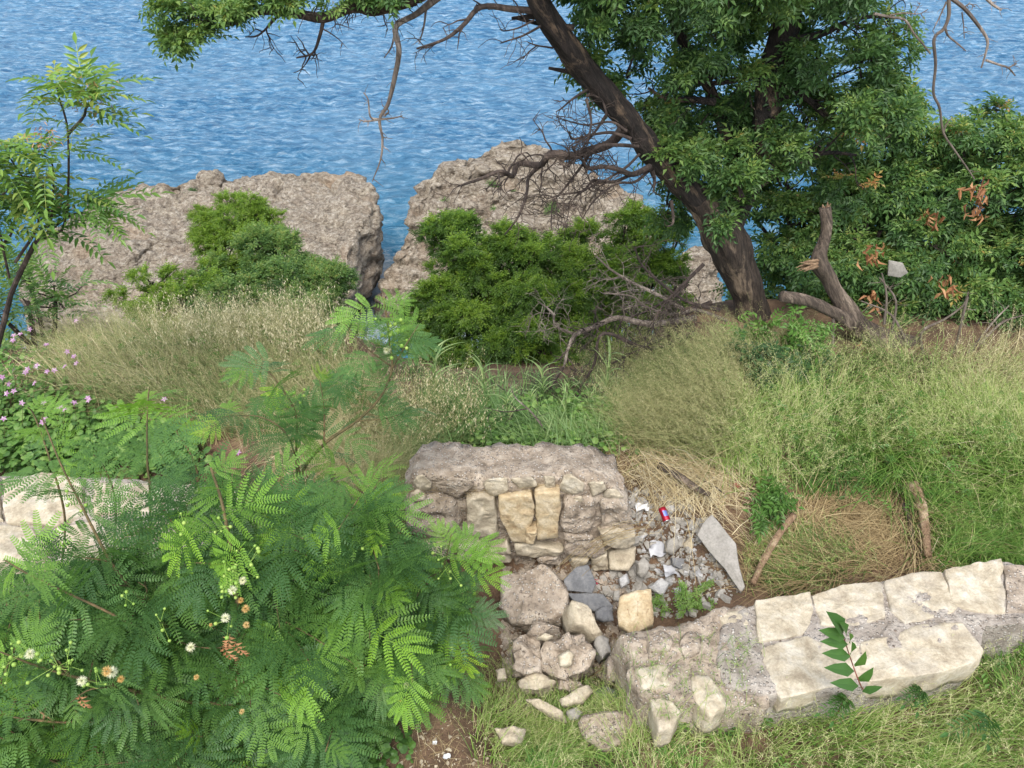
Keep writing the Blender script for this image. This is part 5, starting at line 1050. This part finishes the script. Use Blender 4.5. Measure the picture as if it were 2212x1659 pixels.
def patch(name, poly, n, H, wid, lean, t0, t1, mat, label, heads=0, hm=12, hl=.07, hs=.011, dirs=None, dens=None, cat='grass', seg=4, curl=.6, clump=0, hH=None):
    a = Acc(); g, q = region_pts(n, poly, 0, dens)
    if clump:
        c = g[rng.integers(len(g), size=max(3, len(g) // clump))]; off = rng.normal(size=(len(g), 3)) * [.05, .05, 0]; idx = rng.integers(len(c), size=len(g)); g = c[idx] + off; g[:, 2] = height(g[:, 0], g[:, 1])
        az = np.arctan2(off[:, 1], off[:, 0]) + rnd(-.6, .6, len(g))
    else: az = dirs(len(g)) if dirs else None
    m = len(g)
    if not clump and dirs is None and H[1] > .2:      # neighbouring blades lie the same way
        fz = fbm(g * [1.1, 1.1, 0] + 40, 3, 12) * 4.2 - 1.6; az = fz + rng.normal(0, .75, m)
        lean = lean * (1 + .5 * fbm(g * [2.3, 2.3, 0], 2, 13)); dk = fbm(g * [2.6, 2.6, 0] + 9, 3, 14)
        keep = rnd(-.8, .5, m) < dk * 1.2 + .25; g = g[keep]; az = az[keep]; lean = lean[keep]; m = len(g)
    pn = np.clip(.45 + .9 * fbm(g * 1.1, 3, 5), 0, 1)
    ti = t0 + (t1 - t0) * np.clip(pn * .75 + rnd(-.05, .4, m), 0, 1)
    blades(a, g, rnd(H[0], H[1], m), wid * rnd(.6, 1.3, m), lean, ti, az, seg, curl)
    if heads:
        g2, _ = region_pts(heads, poly, 0, dens); m2 = len(g2); h2 = hH or (H[1] * .9, H[1] * 1.35)
        pth = blades(a, g2, rnd(h2[0], h2[1], m2), .0028, float(np.mean(lean)) * .6, t1, None if dirs is None else dirs(m2), 5, .35); panicles(a, pth, np.full(m2, t1 - .05) + rnd(-.1, .15, m2), hm, hl, hs)
    return tag(a.build(name, mat), label, cat, None, 'stuff')
def cover(name, poly, n, size, h, mat, label, tint=(.1, .8), tms=None):
    a = Acc(); g, q = region_pts(n, poly); m = len(g); tm = []
    for _ in range(3):
        k = 7; an = np.linspace(0, 2 * np.pi, k, endpoint=False); V = np.vstack([[0, 0, .08], np.stack([.5 + .5 * np.cos(an + np.pi), .5 * np.sin(an + np.pi), rnd(-.12, .05, k)], -1)]); V[0, 0] = .5; J = np.arange(k)
        tm.append((V, [np.stack([np.zeros(k, int), 1 + J, 1 + (J + 1) % k], -1)], np.zeros(k)))
    p = g + np.stack([rnd(-.03, .03, m), rnd(-.03, .03, m), rnd(.02, h, m)], -1); az = rnd(0, 6.28, m); d = np.stack([np.cos(az), np.sin(az), rnd(-.3, .3, m)], -1)
    place(a, tms or tm, p, d, n1(rng.normal(size=(m, 3)) * .35 + [0, -.2, 1]), size * rnd(.5, 1.3, m), rnd(tint[0], tint[1], m)); return tag(a.build(name, mat), label, 'ground cover', None, 'stuff')
left_lean = lambda n: rng.normal(math.pi * .95, .8, n)
down_lean = lambda n: rng.normal(-math.pi * .45, .9, n)
BANK = [(1340, 1000), (1380, 900), (1420, 860), (1600, 800), (1750, 800), (2000, 800), (2600, 800), (2600, 1230), (2170, 1225), (1900, 1265), (1640, 1310), (1560, 1330), (1600, 1180), (1560, 1060), (1480, 1000)]
patch('green_grass', [(1560, 900), (1700, 870), (2600, 900), (2600, 1240), (2020, 1235), (1990, 1090), (1760, 1070), (1600, 1090), (1570, 1010)], 15500, (.16, .52), .0085, .9, .0, .75, G_GREEN, 'long green grass on the bank at right', 450, 14, .06, .009)
patch('green_grass', [(1990, 1060), (2600, 1050), (2600, 1215), (2170, 1222), (2000, 1240)], 4500, (.10, .32), .008, .7, .1, .6, G_GREEN, 'short green grass between the driftwood stick and the right edge', 120)
patch('wispy_grass', [(1540, 880), (1700, 810), (1900, 800), (2130, 830), (2600, 860), (2600, 1000), (1900, 1010), (1640, 1100), (1560, 1040)], 3500, (.2, .5), .006, .7, .35, .9, G_GREEN, 'pale airy flowering grass over the top of the bank', 1100, 18, .07, .011)
patch('dry_grass', [(1340, 960), (1370, 860), (1440, 800), (1600, 770), (1650, 830), (1600, 930), (1560, 1010), (1460, 985)], 6000, (.2, .5), .0075, .9, .0, .6, G_DRY, 'olive and straw coloured grass leaning left beside the gully', 1500, 16, .06, .009, left_lean)
patch('dry_grass', [(2000, 800), (2100, 770), (2600, 760), (2600, 900), (2080, 880)], 2600, (.2, .55), .004, .8, .4, .9, G_DRY, 'straw coloured grass among twigs at the right edge', 300, 12, .05)
patch('dry_straw', [(1640, 1100), (1760, 1050), (1990, 1080), (2000, 1240), (1900, 1262), (1700, 1280), (1640, 1290), (1650, 1180)], 3800, (.04, .34), .0065, 2.0, .0, 1.0, G_STRAW, 'matted dry straw above the right wall', 0, dens=None, cat='straw')
patch('green_grass', [(1640, 1190), (1700, 1160), (1760, 1170), (1860, 1220), (1880, 1250), (1660, 1290)], 2000, (.08, .24), .0045, .9, .1, .8, G_GREEN, 'sparse grass mixed in straw just above the squared stones', 80)
patch('dry_straw', [(1340, 960), (1500, 960), (1570, 1030), (1560, 1090), (1500, 1110), (1400, 1050), (1330, 1010)], 900, (.12, .4), .006, 1.7, .0, 1.0, G_STRAW, 'flattened golden straw sweeping down beside the block', 0, cat='straw', dirs=lambda n: rng.normal(-.9, 1.1, n), curl=.7)
# left
patch('dry_grass', [(130, 760), (200, 700), (420, 700), (720, 720), (760, 800), (740, 920), (600, 950), (300, 900), (130, 850)], 8000, (.2, .6), .0075, .8, .0, .6, G_DRY, 'tall dry pale green grass on the left terrace', 1100, 14, .065, .014, left_lean)
patch('wild_oats', [(320, 720), (560, 700), (740, 730), (720, 800), (560, 820), (380, 790)], 500, (.3, .6), .004, .5, .6, 1.0, G_DRY, 'pale wild oats standing over the left grass', 420, 12, .05, .032)
patch('dry_straw', [(370, 860), (560, 850), (800, 900), (860, 1000), (800, 1060), (640, 1040), (440, 960)], 9000, (.08, .3), .006, 1.3, .0, 1.0, G_STRAW, 'tangled reddish straw left of the block', 0, cat='straw')
patch('dry_straw', [(0, 740), (200, 760), (250, 880), (120, 960), (0, 960)], 4000, (.06, .22), .006, 1.2, .0, 1.0, G_STRAW, 'dry reddish straw under the pink flowers', 0, cat='straw')
patch('dry_grass', [(720, 820), (900, 860), (930, 960), (860, 1080), (770, 1080), (720, 960)], 4200, (.2, .5), .004, .8, .1, .8, G_DRY, 'yellowish grass leaning toward the block from the left', 300, 14, .05, .01)
patch('dry_grass', [(760, 1060), (880, 1040), (880, 1200), (780, 1200)], 1200, (.12, .35), .004, .9, .1, .7, G_DRY, 'greyish dry grass hugging the left side of the block', 0)
# gully
patch('wild_oats', [(860, 880), (1010, 860), (1040, 960), (880, 970)], 1200, (.2, .5), .006, .8, .1, .7, G_DRY, 'pale wild oats just behind the left part of the block', 300, 10, .05, .028)
patch('gully_grass', [(860, 900), (1340, 860), (1360, 965), (1300, 975), (880, 965)], 6500, (.15, .5), .013, .6, .1, 1.0, L_REED, 'light green broad bladed grass filling the gully behind the block')
patch('gully_grass', [(850, 800), (1000, 830), (1330, 830), (1360, 880), (860, 900)], 2600, (.12, .34), .010, .7, .0, .4, L_REED, 'darker grass deeper in the gully under the bushes')
patch('dry_grass', [(1280, 800), (1400, 740), (1440, 800), (1360, 900), (1290, 880)], 2200, (.2, .5), .004, .7, .0, .6, G_DRY, 'brownish oat grass at the right rim of the gully', 500, 12, .05, .02)
# foreground
FG = [(1130, 1659), (1110, 1560), (1260, 1540), (1330, 1600), (1560, 1560), (1680, 1500), (1960, 1470), (2120, 1430), (2180, 1350), (2600, 1330), (2600, 1800), (1060, 1800)]
patch('foreground_grass', FG, 10500, (.08, .34), .0072, 1.0, .05, .75, G_GREEN, 'green grass along the bottom in front of the right wall', 350, 12, .045, .008)
patch('wispy_grass', FG, 2500, (.16, .42), .004, .6, .5, 1.0, G_GREEN, 'fine pale grass stems along the bottom right', 450, 14, .055, .010)
patch('foreground_grass', [(1030, 1480), (1200, 1430), (1330, 1480), (1350, 1600), (1200, 1659), (1100, 1659), (1000, 1580)], 3800, (.08, .28), .0065, .9, .1, .8, G_GREEN, 'grass tufts among the rubble at the edge of the bare soil', 260, 12, .045, .008)
a = Acc()
for poly, n, hh_ in (([(1330, 1420), (1480, 1380), (1640, 1400), (1680, 1520), (1500, 1580), (1350, 1560)], 190, (.10, .28)), ([(1680, 1470), (2100, 1400), (2120, 1440), (1700, 1510)], 80, (.08, .22))):
    q = in_region(n, poly); g = PZ(q[:, 0], q[:, 1], WT - .06 if poly[0][0] < 1500 else .15); pth = blades(a, g, rnd(hh_[0], hh_[1], n), .0035, .5, rnd(.15, .8, n), None, 5, .4); panicles(a, pth[::2], rnd(.4, .8, len(pth[::2])), 9, .05, .010)
tag(a.build('fine_grass', G_GREEN), 'fine green stems growing over and along the front of the broken wall', 'grass', None, 'stuff')
patch('green_grass', [(-60, 1230), (260, 1230), (400, 1260), (400, 1500), (-60, 1500)], 4500, (.08, .3), .0075, .9, .0, .7, G_GREEN, 'grass under the feathery shrub in front of the left wall', 60)
patch('straw_litter', [(1100, 1440), (1400, 1400), (1420, 1560), (1250, 1600), (1100, 1560)], 900, (.06, .2), .003, 1.6, .0, 1.0, G_STRAW, 'dry stalks strewn among the broken lumps', 0, cat='straw')
patch('straw_litter', [(780, 1540), (1050, 1540), (1120, 1659), (1100, 1750), (760, 1750)], 420, (.04, .14), .0028, 1.6, .0, 1.0, G_STRAW, 'dry stalks scattered on the bare soil', 0, cat='straw')
patch('straw_litter', [(1300, 960), (1600, 960), (1640, 1100), (1480, 1110), (1350, 1060)], 900, (.08, .25), .004, 1.7, .0, .8, G_STRAW, 'brown stalk litter at the top of the rubble slope', 0, cat='straw')
patch('grass_thatch', [(1340, 960), (1400, 860), (1600, 790), (2600, 770), (2600, 1200), (2040, 1200), (2000, 1050), (1640, 1040), (1500, 980)], 5000, (.08, .2), .011, 1.8, .0, .55, G_GREEN, 'low bent blades and thatch under the bank grass')
patch('coarse_grass', [(1560, 880), (2600, 830), (2600, 1220), (2040, 1220), (2020, 1040), (1700, 1030), (1580, 1040)], 1500, (.25, .5), .013, 1.1, .3, .8, G_GREEN, 'coarse arching blades standing out of the bank grass', seg=6, curl=.9)
patch('coarse_grass', [(100, 740), (300, 680), (740, 720), (740, 920), (560, 950), (120, 880)], 1100, (.25, .6), .012, .9, .0, .9, G_DRY, 'coarse dry stalks leaning left in the left grass', dirs=left_lean, seg=5, curl=.7)
patch('grass_thatch', [(100, 760), (760, 740), (860, 1000), (600, 1040), (300, 960), (100, 900)], 4000, (.08, .22), .010, 1.7, .0, .7, G_DRY, 'low bent dry blades under the left grass')
patch('coarse_grass', FG, 1500, (.12, .32), .011, 1.1, .2, .7, G_GREEN, 'coarse blades in the foreground grass', seg=5, curl=.9)
cover('leafy_ground_cover', [(300, 760), (700, 740), (760, 860), (600, 930), (340, 900)], 500, .07, .4, L_COVER, 'scattered weeds among the left grass', (.1, .6), PIN_TREE)
cover('leafy_ground_cover', [(1440, 860), (1700, 820), (1900, 860), (2200, 900), (2100, 1150), (1700, 1080), (1560, 980)], 420, .09, .35, L_COVER, 'scattered weeds among the bank grass', (.1, .6), PIN_TREE)
patch('dry_grass', [(1560, 740), (1720, 730), (1960, 740), (2000, 800), (1700, 820), (1560, 800)], 2600, (.12, .4), .008, 1.0, .0, .7, G_DRY, 'dry grass round the foot of the leaning trunk', 120)
patch('dry_grass', [(420, 880), (640, 860), (800, 900), (860, 1020), (700, 1040), (440, 960)], 2600, (.12, .38), .008, 1.2, .0, .9, G_DRY, 'mixed dry and green grass behind the taller feathery shrub', 120)
patch('dry_stalks', [(1500, 900), (1700, 800), (2600, 780), (2600, 1200), (2040, 1210), (1990, 1060), (1700, 1080), (1560, 1060)], 2600, (.15, .5), .006, 1.0, .2, 1.0, G_STRAW, 'straw coloured dead stalks mixed through the bank grass', 0)
patch('dry_stalks', FG, 1300, (.08, .3), .005, 1.3, .1, 1.0, G_STRAW, 'dead stalks mixed through the foreground grass', 0)
cover('leafy_weeds', FG, 260, .09, .16, L_COVER, 'small weeds scattered in the foreground grass', (.1, .6), PIN_TREE)
patch('dry_stalks', [(130, 760), (200, 690), (740, 720), (760, 900), (560, 950), (130, 860)], 2200, (.2, .62), .005, .7, .3, 1.0, G_STRAW, 'pale straw stalks standing in the left grass', 0, dirs=left_lean)
# straw lying on the ledge of the block, and the bundle at its foot
a = Acc()
for (u, v, y) in [(940, 1045, 4.42), (1000, 1050, 4.4), (1030, 1060, 4.38), (1100, 1045, 4.4), (1170, 1055, 4.4), (1190, 1040, 4.42), (970, 1030, 4.5), (1130, 1035, 4.46), (905, 1060, 4.35)]:
    n = 26; b = P(u, v, y) + rng.normal(size=(n, 3)) * [.09, .03, .015] + [0, -.05, .03]; d = n1(rng.normal(size=(n, 3)) * [1, .4, .35]); L = rnd(.06, .18, n)[:, None]; s = np.array([0, 0, .0016])
    V = np.stack([b + s, b - s, b + d * L * .5 - s + [0, -.01, .01], b + d * L * .5 + s + [0, -.01, .01], b + d * L - s * .5, b + d * L + s * .5], 1).reshape(-1, 3); o = np.arange(n)[:, None] * 6
    a.add(V, np.vstack([o + [0, 1, 2, 3], o + [3, 2, 4, 5]]), np.tile(rnd(0, .6, n), 2))
tag(a.build('straw', G_STRAW), 'reddish straw caught on the stone ledge of the block', 'straw', None, 'stuff')
a = Acc(); A0 = P(1225, 1232, 4.05); A1 = P(1400, 1150, 4.15)
for k in range(42):
    o = rng.normal(size=3) * [.05, .03, .03]; t0 = rnd(-.1, .7); t1 = t0 + rnd(.25, .5); f = lambda t: A0 * (1 - t) + A1 * t + [0, 0, .09 * math.sin(math.pi * min(1, max(0, t))) + .04 * t] + [0, .05 * math.sin(3 * t), 0]
    sp_ = rv()[0] * rnd(0, .06); tube(a, smooth_path([f(t0) + o, f((t0 + t1) / 2) + o + sp_ * .3, f(t1) + o + sp_], 3), [.0020, .0009], 3, rnd(0, .7), cap=False)
tag(a.build('straw_bundle', G_STRAW), 'curved bundle of reddish dry stalks at the foot of the block', 'straw', None, 'stuff')
# golden stalks hanging from the bank over the rubble
a = Acc()
for k in range(85):
    u0, v0 = rnd(1360, 1510), rnd(970, 1030); b = P(u0, v0, 5.0); e = P(u0 + rnd(10, 150), v0 + rnd(30, 150), 4.4 + rnd(0, .3)); tube(a, smooth_path([b, (b + e) / 2 + [0, 0, rnd(.0, .07)], e], 4), [.0028, .0014], 3, rnd(.3, 1), cap=False)
tag(a.build('hanging_straw', G_STRAW), 'golden stalks hanging down over the drink can and rubble', 'straw', None, 'stuff')

# ================================================================== reeds in the gully
REEDS = []
def reed_mesh(h, k):
    a = Acc(); q = smooth_path([np.zeros(3), np.array([.02 * k, 0, h * .5]), np.array([.06 * k, -.03, h])], 4); tube(a, q, [.008, .004], 6, .3)
    n = 13; t = np.linspace(.3, 1, n); b = np.stack([np.interp(t, np.linspace(0, 1, len(q)), q[:, j]) for j in range(3)], -1)
    a2 = Acc(); az = np.pi * np.arange(n) + rnd(-.5, .5, n); blades(a2, b, .46 * rnd(.7, 1.2, n), .038, 1.0, rnd(.55, 1.1, n), az, 6, .75); return a, a2
def plant_copy(src, loc, rz, s, label):
    r = src.copy(); C.objects.link(r); r.location = loc; r.rotation_euler = (0, 0, rz); r.scale = (s,) * 3; r['label'] = label
    for ch in list(src.children): c = ch.copy(); C.objects.link(c); c.parent = r; c.location = (0, 0, 0)
    return r
RS = [(990, 880, 6.6, 1.1, 'tall reed at the left of the gully in front of the dark bush'), (1175, 850, 6.4, 1.0, 'reed with drooping pale leaves in the middle of the gully'), (1225, 870, 6.3, .95, 'reed with broad arching leaves right of the middle reed'), (1150, 890, 6.2, .7, 'short reed just left of the middle reed'), (1270, 890, 6.2, .75, 'small reed at the right of the reed clump'), (940, 880, 6.5, .85, 'reed at the far left of the gully'), (1050, 900, 6.3, .7, 'low reed above the left half of the block'), (1310, 860, 6.5, .8, 'reed beside the hanging dark twigs at the right of the gully'), (1100, 930, 5.9, .6, 'small reed directly behind the block edge'), (1220, 930, 5.9, .6, 'small reed behind the white crumpled bag scrap')]
src = None
for i, (u, v, y, s, lab) in enumerate(RS):
    p = P(u, v, y); top = p.copy(); p[2] = height(p[0], p[1]); hh = max(.5, top[2] - p[2] + .35) if i < 5 else .9
    if src is None:
        src = thing('reed', (0, 0, 0), lab, 'reed', 'reeds in the gully'); s1, s2 = reed_mesh(1.0, 1); s1.build('stem', L_REED, src, True); s2.build('leaves', L_REED, src); src.location = p; src.scale = (hh * .8,) * 3; src.rotation_euler = (0, 0, rnd(0, 6))
    else: plant_copy(src, p, rnd(0, 6), hh * s * .95, lab)['group'] = 'reeds in the gully'

# ================================================================== leafy ground cover, flowers, seedlings
cover('leafy_ground_cover', [(-40, 890), (120, 870), (300, 930), (420, 960), (420, 1040), (180, 1030), (-40, 1030)], 3600, .06, .22, L_COVER, 'round leaved green plants along the top of the left wall')
cover('leafy_ground_cover', [(-40, 700), (100, 690), (240, 760), (260, 860), (100, 900), (-40, 900)], 1500, .05, .25, L_COVER, 'leafy green growth among the pink flowers', (.2, .7))
cover('leafy_ground_cover', [(1010, 900), (1300, 880), (1340, 965), (1020, 970)], 2200, .055, .2, L_COVER, 'round pale leaves right behind the block', (.3, 1.0))
cover('leafy_ground_cover', [(600, 1520), (760, 1540), (860, 1600), (780, 1720), (560, 1720)], 1500, .05, .15, L_COVER, 'small dark green leaves at the foot of the feathery shrub', (.0, .4))
def weed(name, u, v, y, r, h, n, mat, tms, leaf, label, tint, cat='weed', stems=6):
    b = G(u, v) if y is None else P(u, v, y)
    if y is not None: b = np.array([b[0], b[1], min(b[2], float(height(b[0], b[1])))])
    o = thing(name, b, label, cat); a = Acc(); wd = Acc()
    for s in range(stems):
        e = b + np.array([rnd(-r, r), rnd(-r, r), h * rnd(.6, 1.1)]); q = smooth_path([b, (b + e) / 2 + rv()[0] * .04, e], 5); tube(wd, q, [.005, .002], 4, .3, cap=False)
        m = max(3, n // stems); t = rnd(.25, 1, m); p = np.stack([np.interp(t, np.linspace(0, 1, len(q)), q[:, k]) for k in range(3)], -1); d = n1(rng.normal(size=(m, 3)) + [0, 0, .3]); place(a, tms, p, d, (0, -.3, 1), leaf * rnd(.7, 1.2, m), tint + rnd(-.12, .15, m))
    a.build('leaves', mat, o); wd.build('stems', B_STEM, o); return o
weed('creeper', 1660, 1130, None, .22, .34, 90, L_COVER, PIN_TREE, .13, 'green leafy creeper between the straw and the wilted blossom, above the long slab', .25)
weed('creeper', 1745, 760, 6.3, .22, .55, 70, L_COVER, PIN_TREE, .14, 'bright green climbing plant right of the tree base', .45)
weed('creeper', 1620, 720, 6.5, .2, .5, 50, L_COVER, PIN_TREE, .14, 'light green sprout at the left of the tree base', .5)
weed('dark_weed', 1650, 850, 5.9, .35, .5, 130, L_SHRUB, PIN_TREE, .15, 'bluish dark leafy plant in the grass below the tree', .15)
weed('dark_weed', 1730, 830, 6.0, .25, .4, 70, L_SHRUB, PIN_TREE, .14, 'small dark leafy plant right of the bluish dark one', .18)
weed('yellowing_weed', 1500, 1310, None, .17, .22, 90, L_COVER, PIN_BUSH, .08, 'yellow green weed with dry heads above the broken wall', .75)
weed('yellowing_weed', 1420, 1315, None, .08, .12, 30, L_COVER, PIN_BUSH, .07, 'small yellow green weed right of the smooth cream yellow stone', .7)
weed('broadleaf_weed', 2180, 1420, None, .12, .2, 40, G_GREEN, PIN_BUSH, .12, 'narrow leaved weed beyond the end of the lower stone row', .3)
weed('broadleaf_weed', 690, 1600, None, .2, .25, 60, L_COVER, PIN_TREE, .13, 'leafy weed in the shade under the feathery shrub, near the bare soil', .2)
# dry seed stalk in front of the cream stone
a = Acc(); c = G(1375, 1400)
for k in range(1, 7, 2):
    e = P(1345 + k * 11, 1290 + abs(k - 3) * 8 + 10, c[1] + .05); q = smooth_path([c, (c + e) / 2 + [0, 0, .03], e], 4); tube(a, q, [.002, .001], 4, .2, cap=False); twigs(a, q, .0010, 2, .035, 0, minr=.0007)
    ball(a, e, .004, .1, 6)
tag(a.build('dry_seed_stalk', L_DEAD), 'thin branching dry seed stalks in front of the smooth cream yellow stone', 'stalk')

# seedling in front of the wall
sb = G(1868, 1500); sd = thing('seedling', sb, 'young feather leaved seedling with a red stem in front of the right wall', 'seedling')
a = Acc(); q = smooth_path(np.vstack([sb, PP([(1858, 1478, 2.55), (1840, 1430, 2.56), (1825, 1385, 2.57), (1812, 1345, 2.6)], 2.5)]), 6); tube(a, q, [.005, .0025], 6, .3); a.build('stem', plain('red_stem', (.22, .07, .05), .6), sd)
a = Acc(); LFS = [((1822, 1368), (1797, 1322), .3), ((1826, 1378), (1775, 1360), .5), ((1829, 1368), (1822, 1345), .4), ((1832, 1392), (1776, 1384), .4), ((1834, 1388), (1842, 1370), .6), ((1838, 1418), (1780, 1410), .4), ((1836, 1412), (1848, 1390), .6), ((1846, 1450), (1785, 1441), .4), ((1846, 1440), (1874, 1414), .5), ((1855, 1482), (1798, 1474), .4), ((1854, 1472), (1888, 1448), .5), ((1862, 1494), (1905, 1484), .4)]
for (b0, e0, t_) in LFS:
    b, e = P(*b0, 2.55), P(*e0, 2.5); L = np.linalg.norm(e - b)
    V, Q, T = leaf3(b, e - b, np.array([0, -.5, 1.]), L * .95, L * .31, .12, .2); a.add(V, [Q, T], t_)
a.build('leaves', L_AIL, sd)
for (u, v, y, L, lab, t_, aims) in [(1800, 1560, 2.3, .2, 'leafy sprouts at the base of the red stemmed seedling', .45, [(1770, 1500), (1880, 1500), (1740, 1560), (1800, 1600), (1900, 1560), (1830, 1520)]), (1960, 1540, 2.3, .2, 'sprig with reddish leaves under the lower row of stones', .3, [(1980, 1500), (1930, 1500), (2040, 1530), (2010, 1590), (1920, 1580)]),
                                   (2090, 1600, 2.1, .26, 'long feather leaf with drooping leaflets at the bottom right corner', .25, [(2240, 1600), (2010, 1610), (2160, 1640)]), (1330, 1520, 2.5, .1, 'tiny sprout in the dark hollow', .5, [(1320, 1500), (1345, 1505)])]:
    b = G(u, v, .12 if u < 1400 else .24); o = thing('sprout', b, lab, 'sprout'); a = Acc()
    for (eu, ev) in aims:
        e = P(eu, ev, y - .05); e[2] = max(e[2], b[2] + .05); place(a, PIN_AIL, [b + [0, 0, .05]], [e - b], (0, -.3, 1), L * rnd(.9, 1.3), [t_])
    a.build('leaves', L_AIL, o); wd = Acc(); tube(wd, [b - [0, 0, .27], b + [0, 0, .06]], [.005, .003], 6); wd.build('stem', bpy.data.materials['red_stem'], o)
# pink flowers
for lab, cu, cv, FLW in [('mallow plant with many pink flowers at the left edge', 60, 900, [(60, 797), (30, 800), (80, 790), (20, 830), (55, 805), (75, 828), (15, 850), (30, 845), (48, 870), (95, 870), (5, 815), (118, 800)]), ('upper mallow plant with a few pink flowers among leaves at the left edge', 60, 780, [(30, 725), (44, 722), (75, 695), (100, 745), (28, 735), (65, 712), (165, 693)]),
                         ('mallow plant with pink flowers just above the left wall', 120, 940, [(92, 912), (98, 905), (130, 880), (160, 870), (192, 865), (8, 905), (140, 886)]), ('mallow stalks with pink flowers in the tall grass left', 160, 860, [(145, 760), (160, 770), (165, 785), (140, 792), (102, 803), (355, 863), (190, 860)]), ('single pink flower on the straw left of the block', 520, 1010, [(515, 978)]), ('single mauve flower over the feathery shrub tips', 980, 1330, [(982, 1275)])]:
    b = G(cu, cv); o = thing('mallow', b, lab, 'flower'); st = Acc()
    for (u, v) in FLW:
        g = G(u, v + 75); y = g[1] - .02; c = P(u, v, y)
        if u == 982: c = P(u, v, 3.6)
        a = Acc(); fr = frames(np.array([[0, -.5, .9]]) + rng.normal(size=(1, 3)) * .3, (0, 1, 0.))[0]
        for k in range(5):
            an = k * 1.2566 + rnd(-.1, .1); d = fr[:, 1] * math.cos(an) + fr[:, 2] * math.sin(an) + fr[:, 0] * .35
            V, Q, T = leaf3(c, d, fr[:, 0], .032, .017, .2, .2); a.add(V, [Q, T], rnd(0, .8))
        ball(a, c + fr[:, 0] * .006, .005, 1.0, 6); a.build('flower', PINK, o)
        root = g.copy(); tube(st, smooth_path([root, (root + c) / 2 + rv()[0] * .02, c], 4), [.0025, .0015], 4, .3, cap=False)
    st.build('stems', B_STEM, o)
crumple('paper_scrap', 97, 830, .035, PLA, 'white scrap among the pink flowers', 'litter', None, .2)
# driftwood and sticks
for nm, L, r, mt, lab in [('driftwood', [(1955, 1075), (1975, 1120), (1982, 1170), (1990, 1232)], .042, B_DRIFT, 'weathered orange brown stick standing in the straw above the right wall'), ('driftwood', [(1945, 1100), (1960, 1140), (1968, 1200)], .016, B_DEAD, 'grey splinter left of the weathered orange brown stick'), ('stick', [(1705, 1140), (1670, 1190), (1640, 1240), (1618, 1290)], .034, B_DRIFT, 'thick curved stick half hidden in grass right of the long grey slab'),
                      ('stick', [(1420, 1035), (1455, 1055), (1490, 1078), (1525, 1100)], .036, B_DEAD, 'grey stick lying in straw above the drink can'), ('stick', [(1320, 1440), (1280, 1470), (1230, 1495), (1180, 1500), (1140, 1500)], .008, B_DRIFT, 'thin curved stick below the round concrete lump'), ('stick', [(1450, 1060), (1520, 1055), (1560, 1080)], .010, B_DEAD, 'thin grey stick crossing the thicker one above the can')]:
    c = G(np.array([q[0] for q in L]), np.array([q[1] for q in L]), r * 1.2 + (.12 if r > .03 else .05)); a = Acc(); tube(a, smooth_path(c, 6), [r, r * .9, r * .6], 12, .5, .14, 8); tag(a.build(nm, mt, None, True), lab, 'stick')
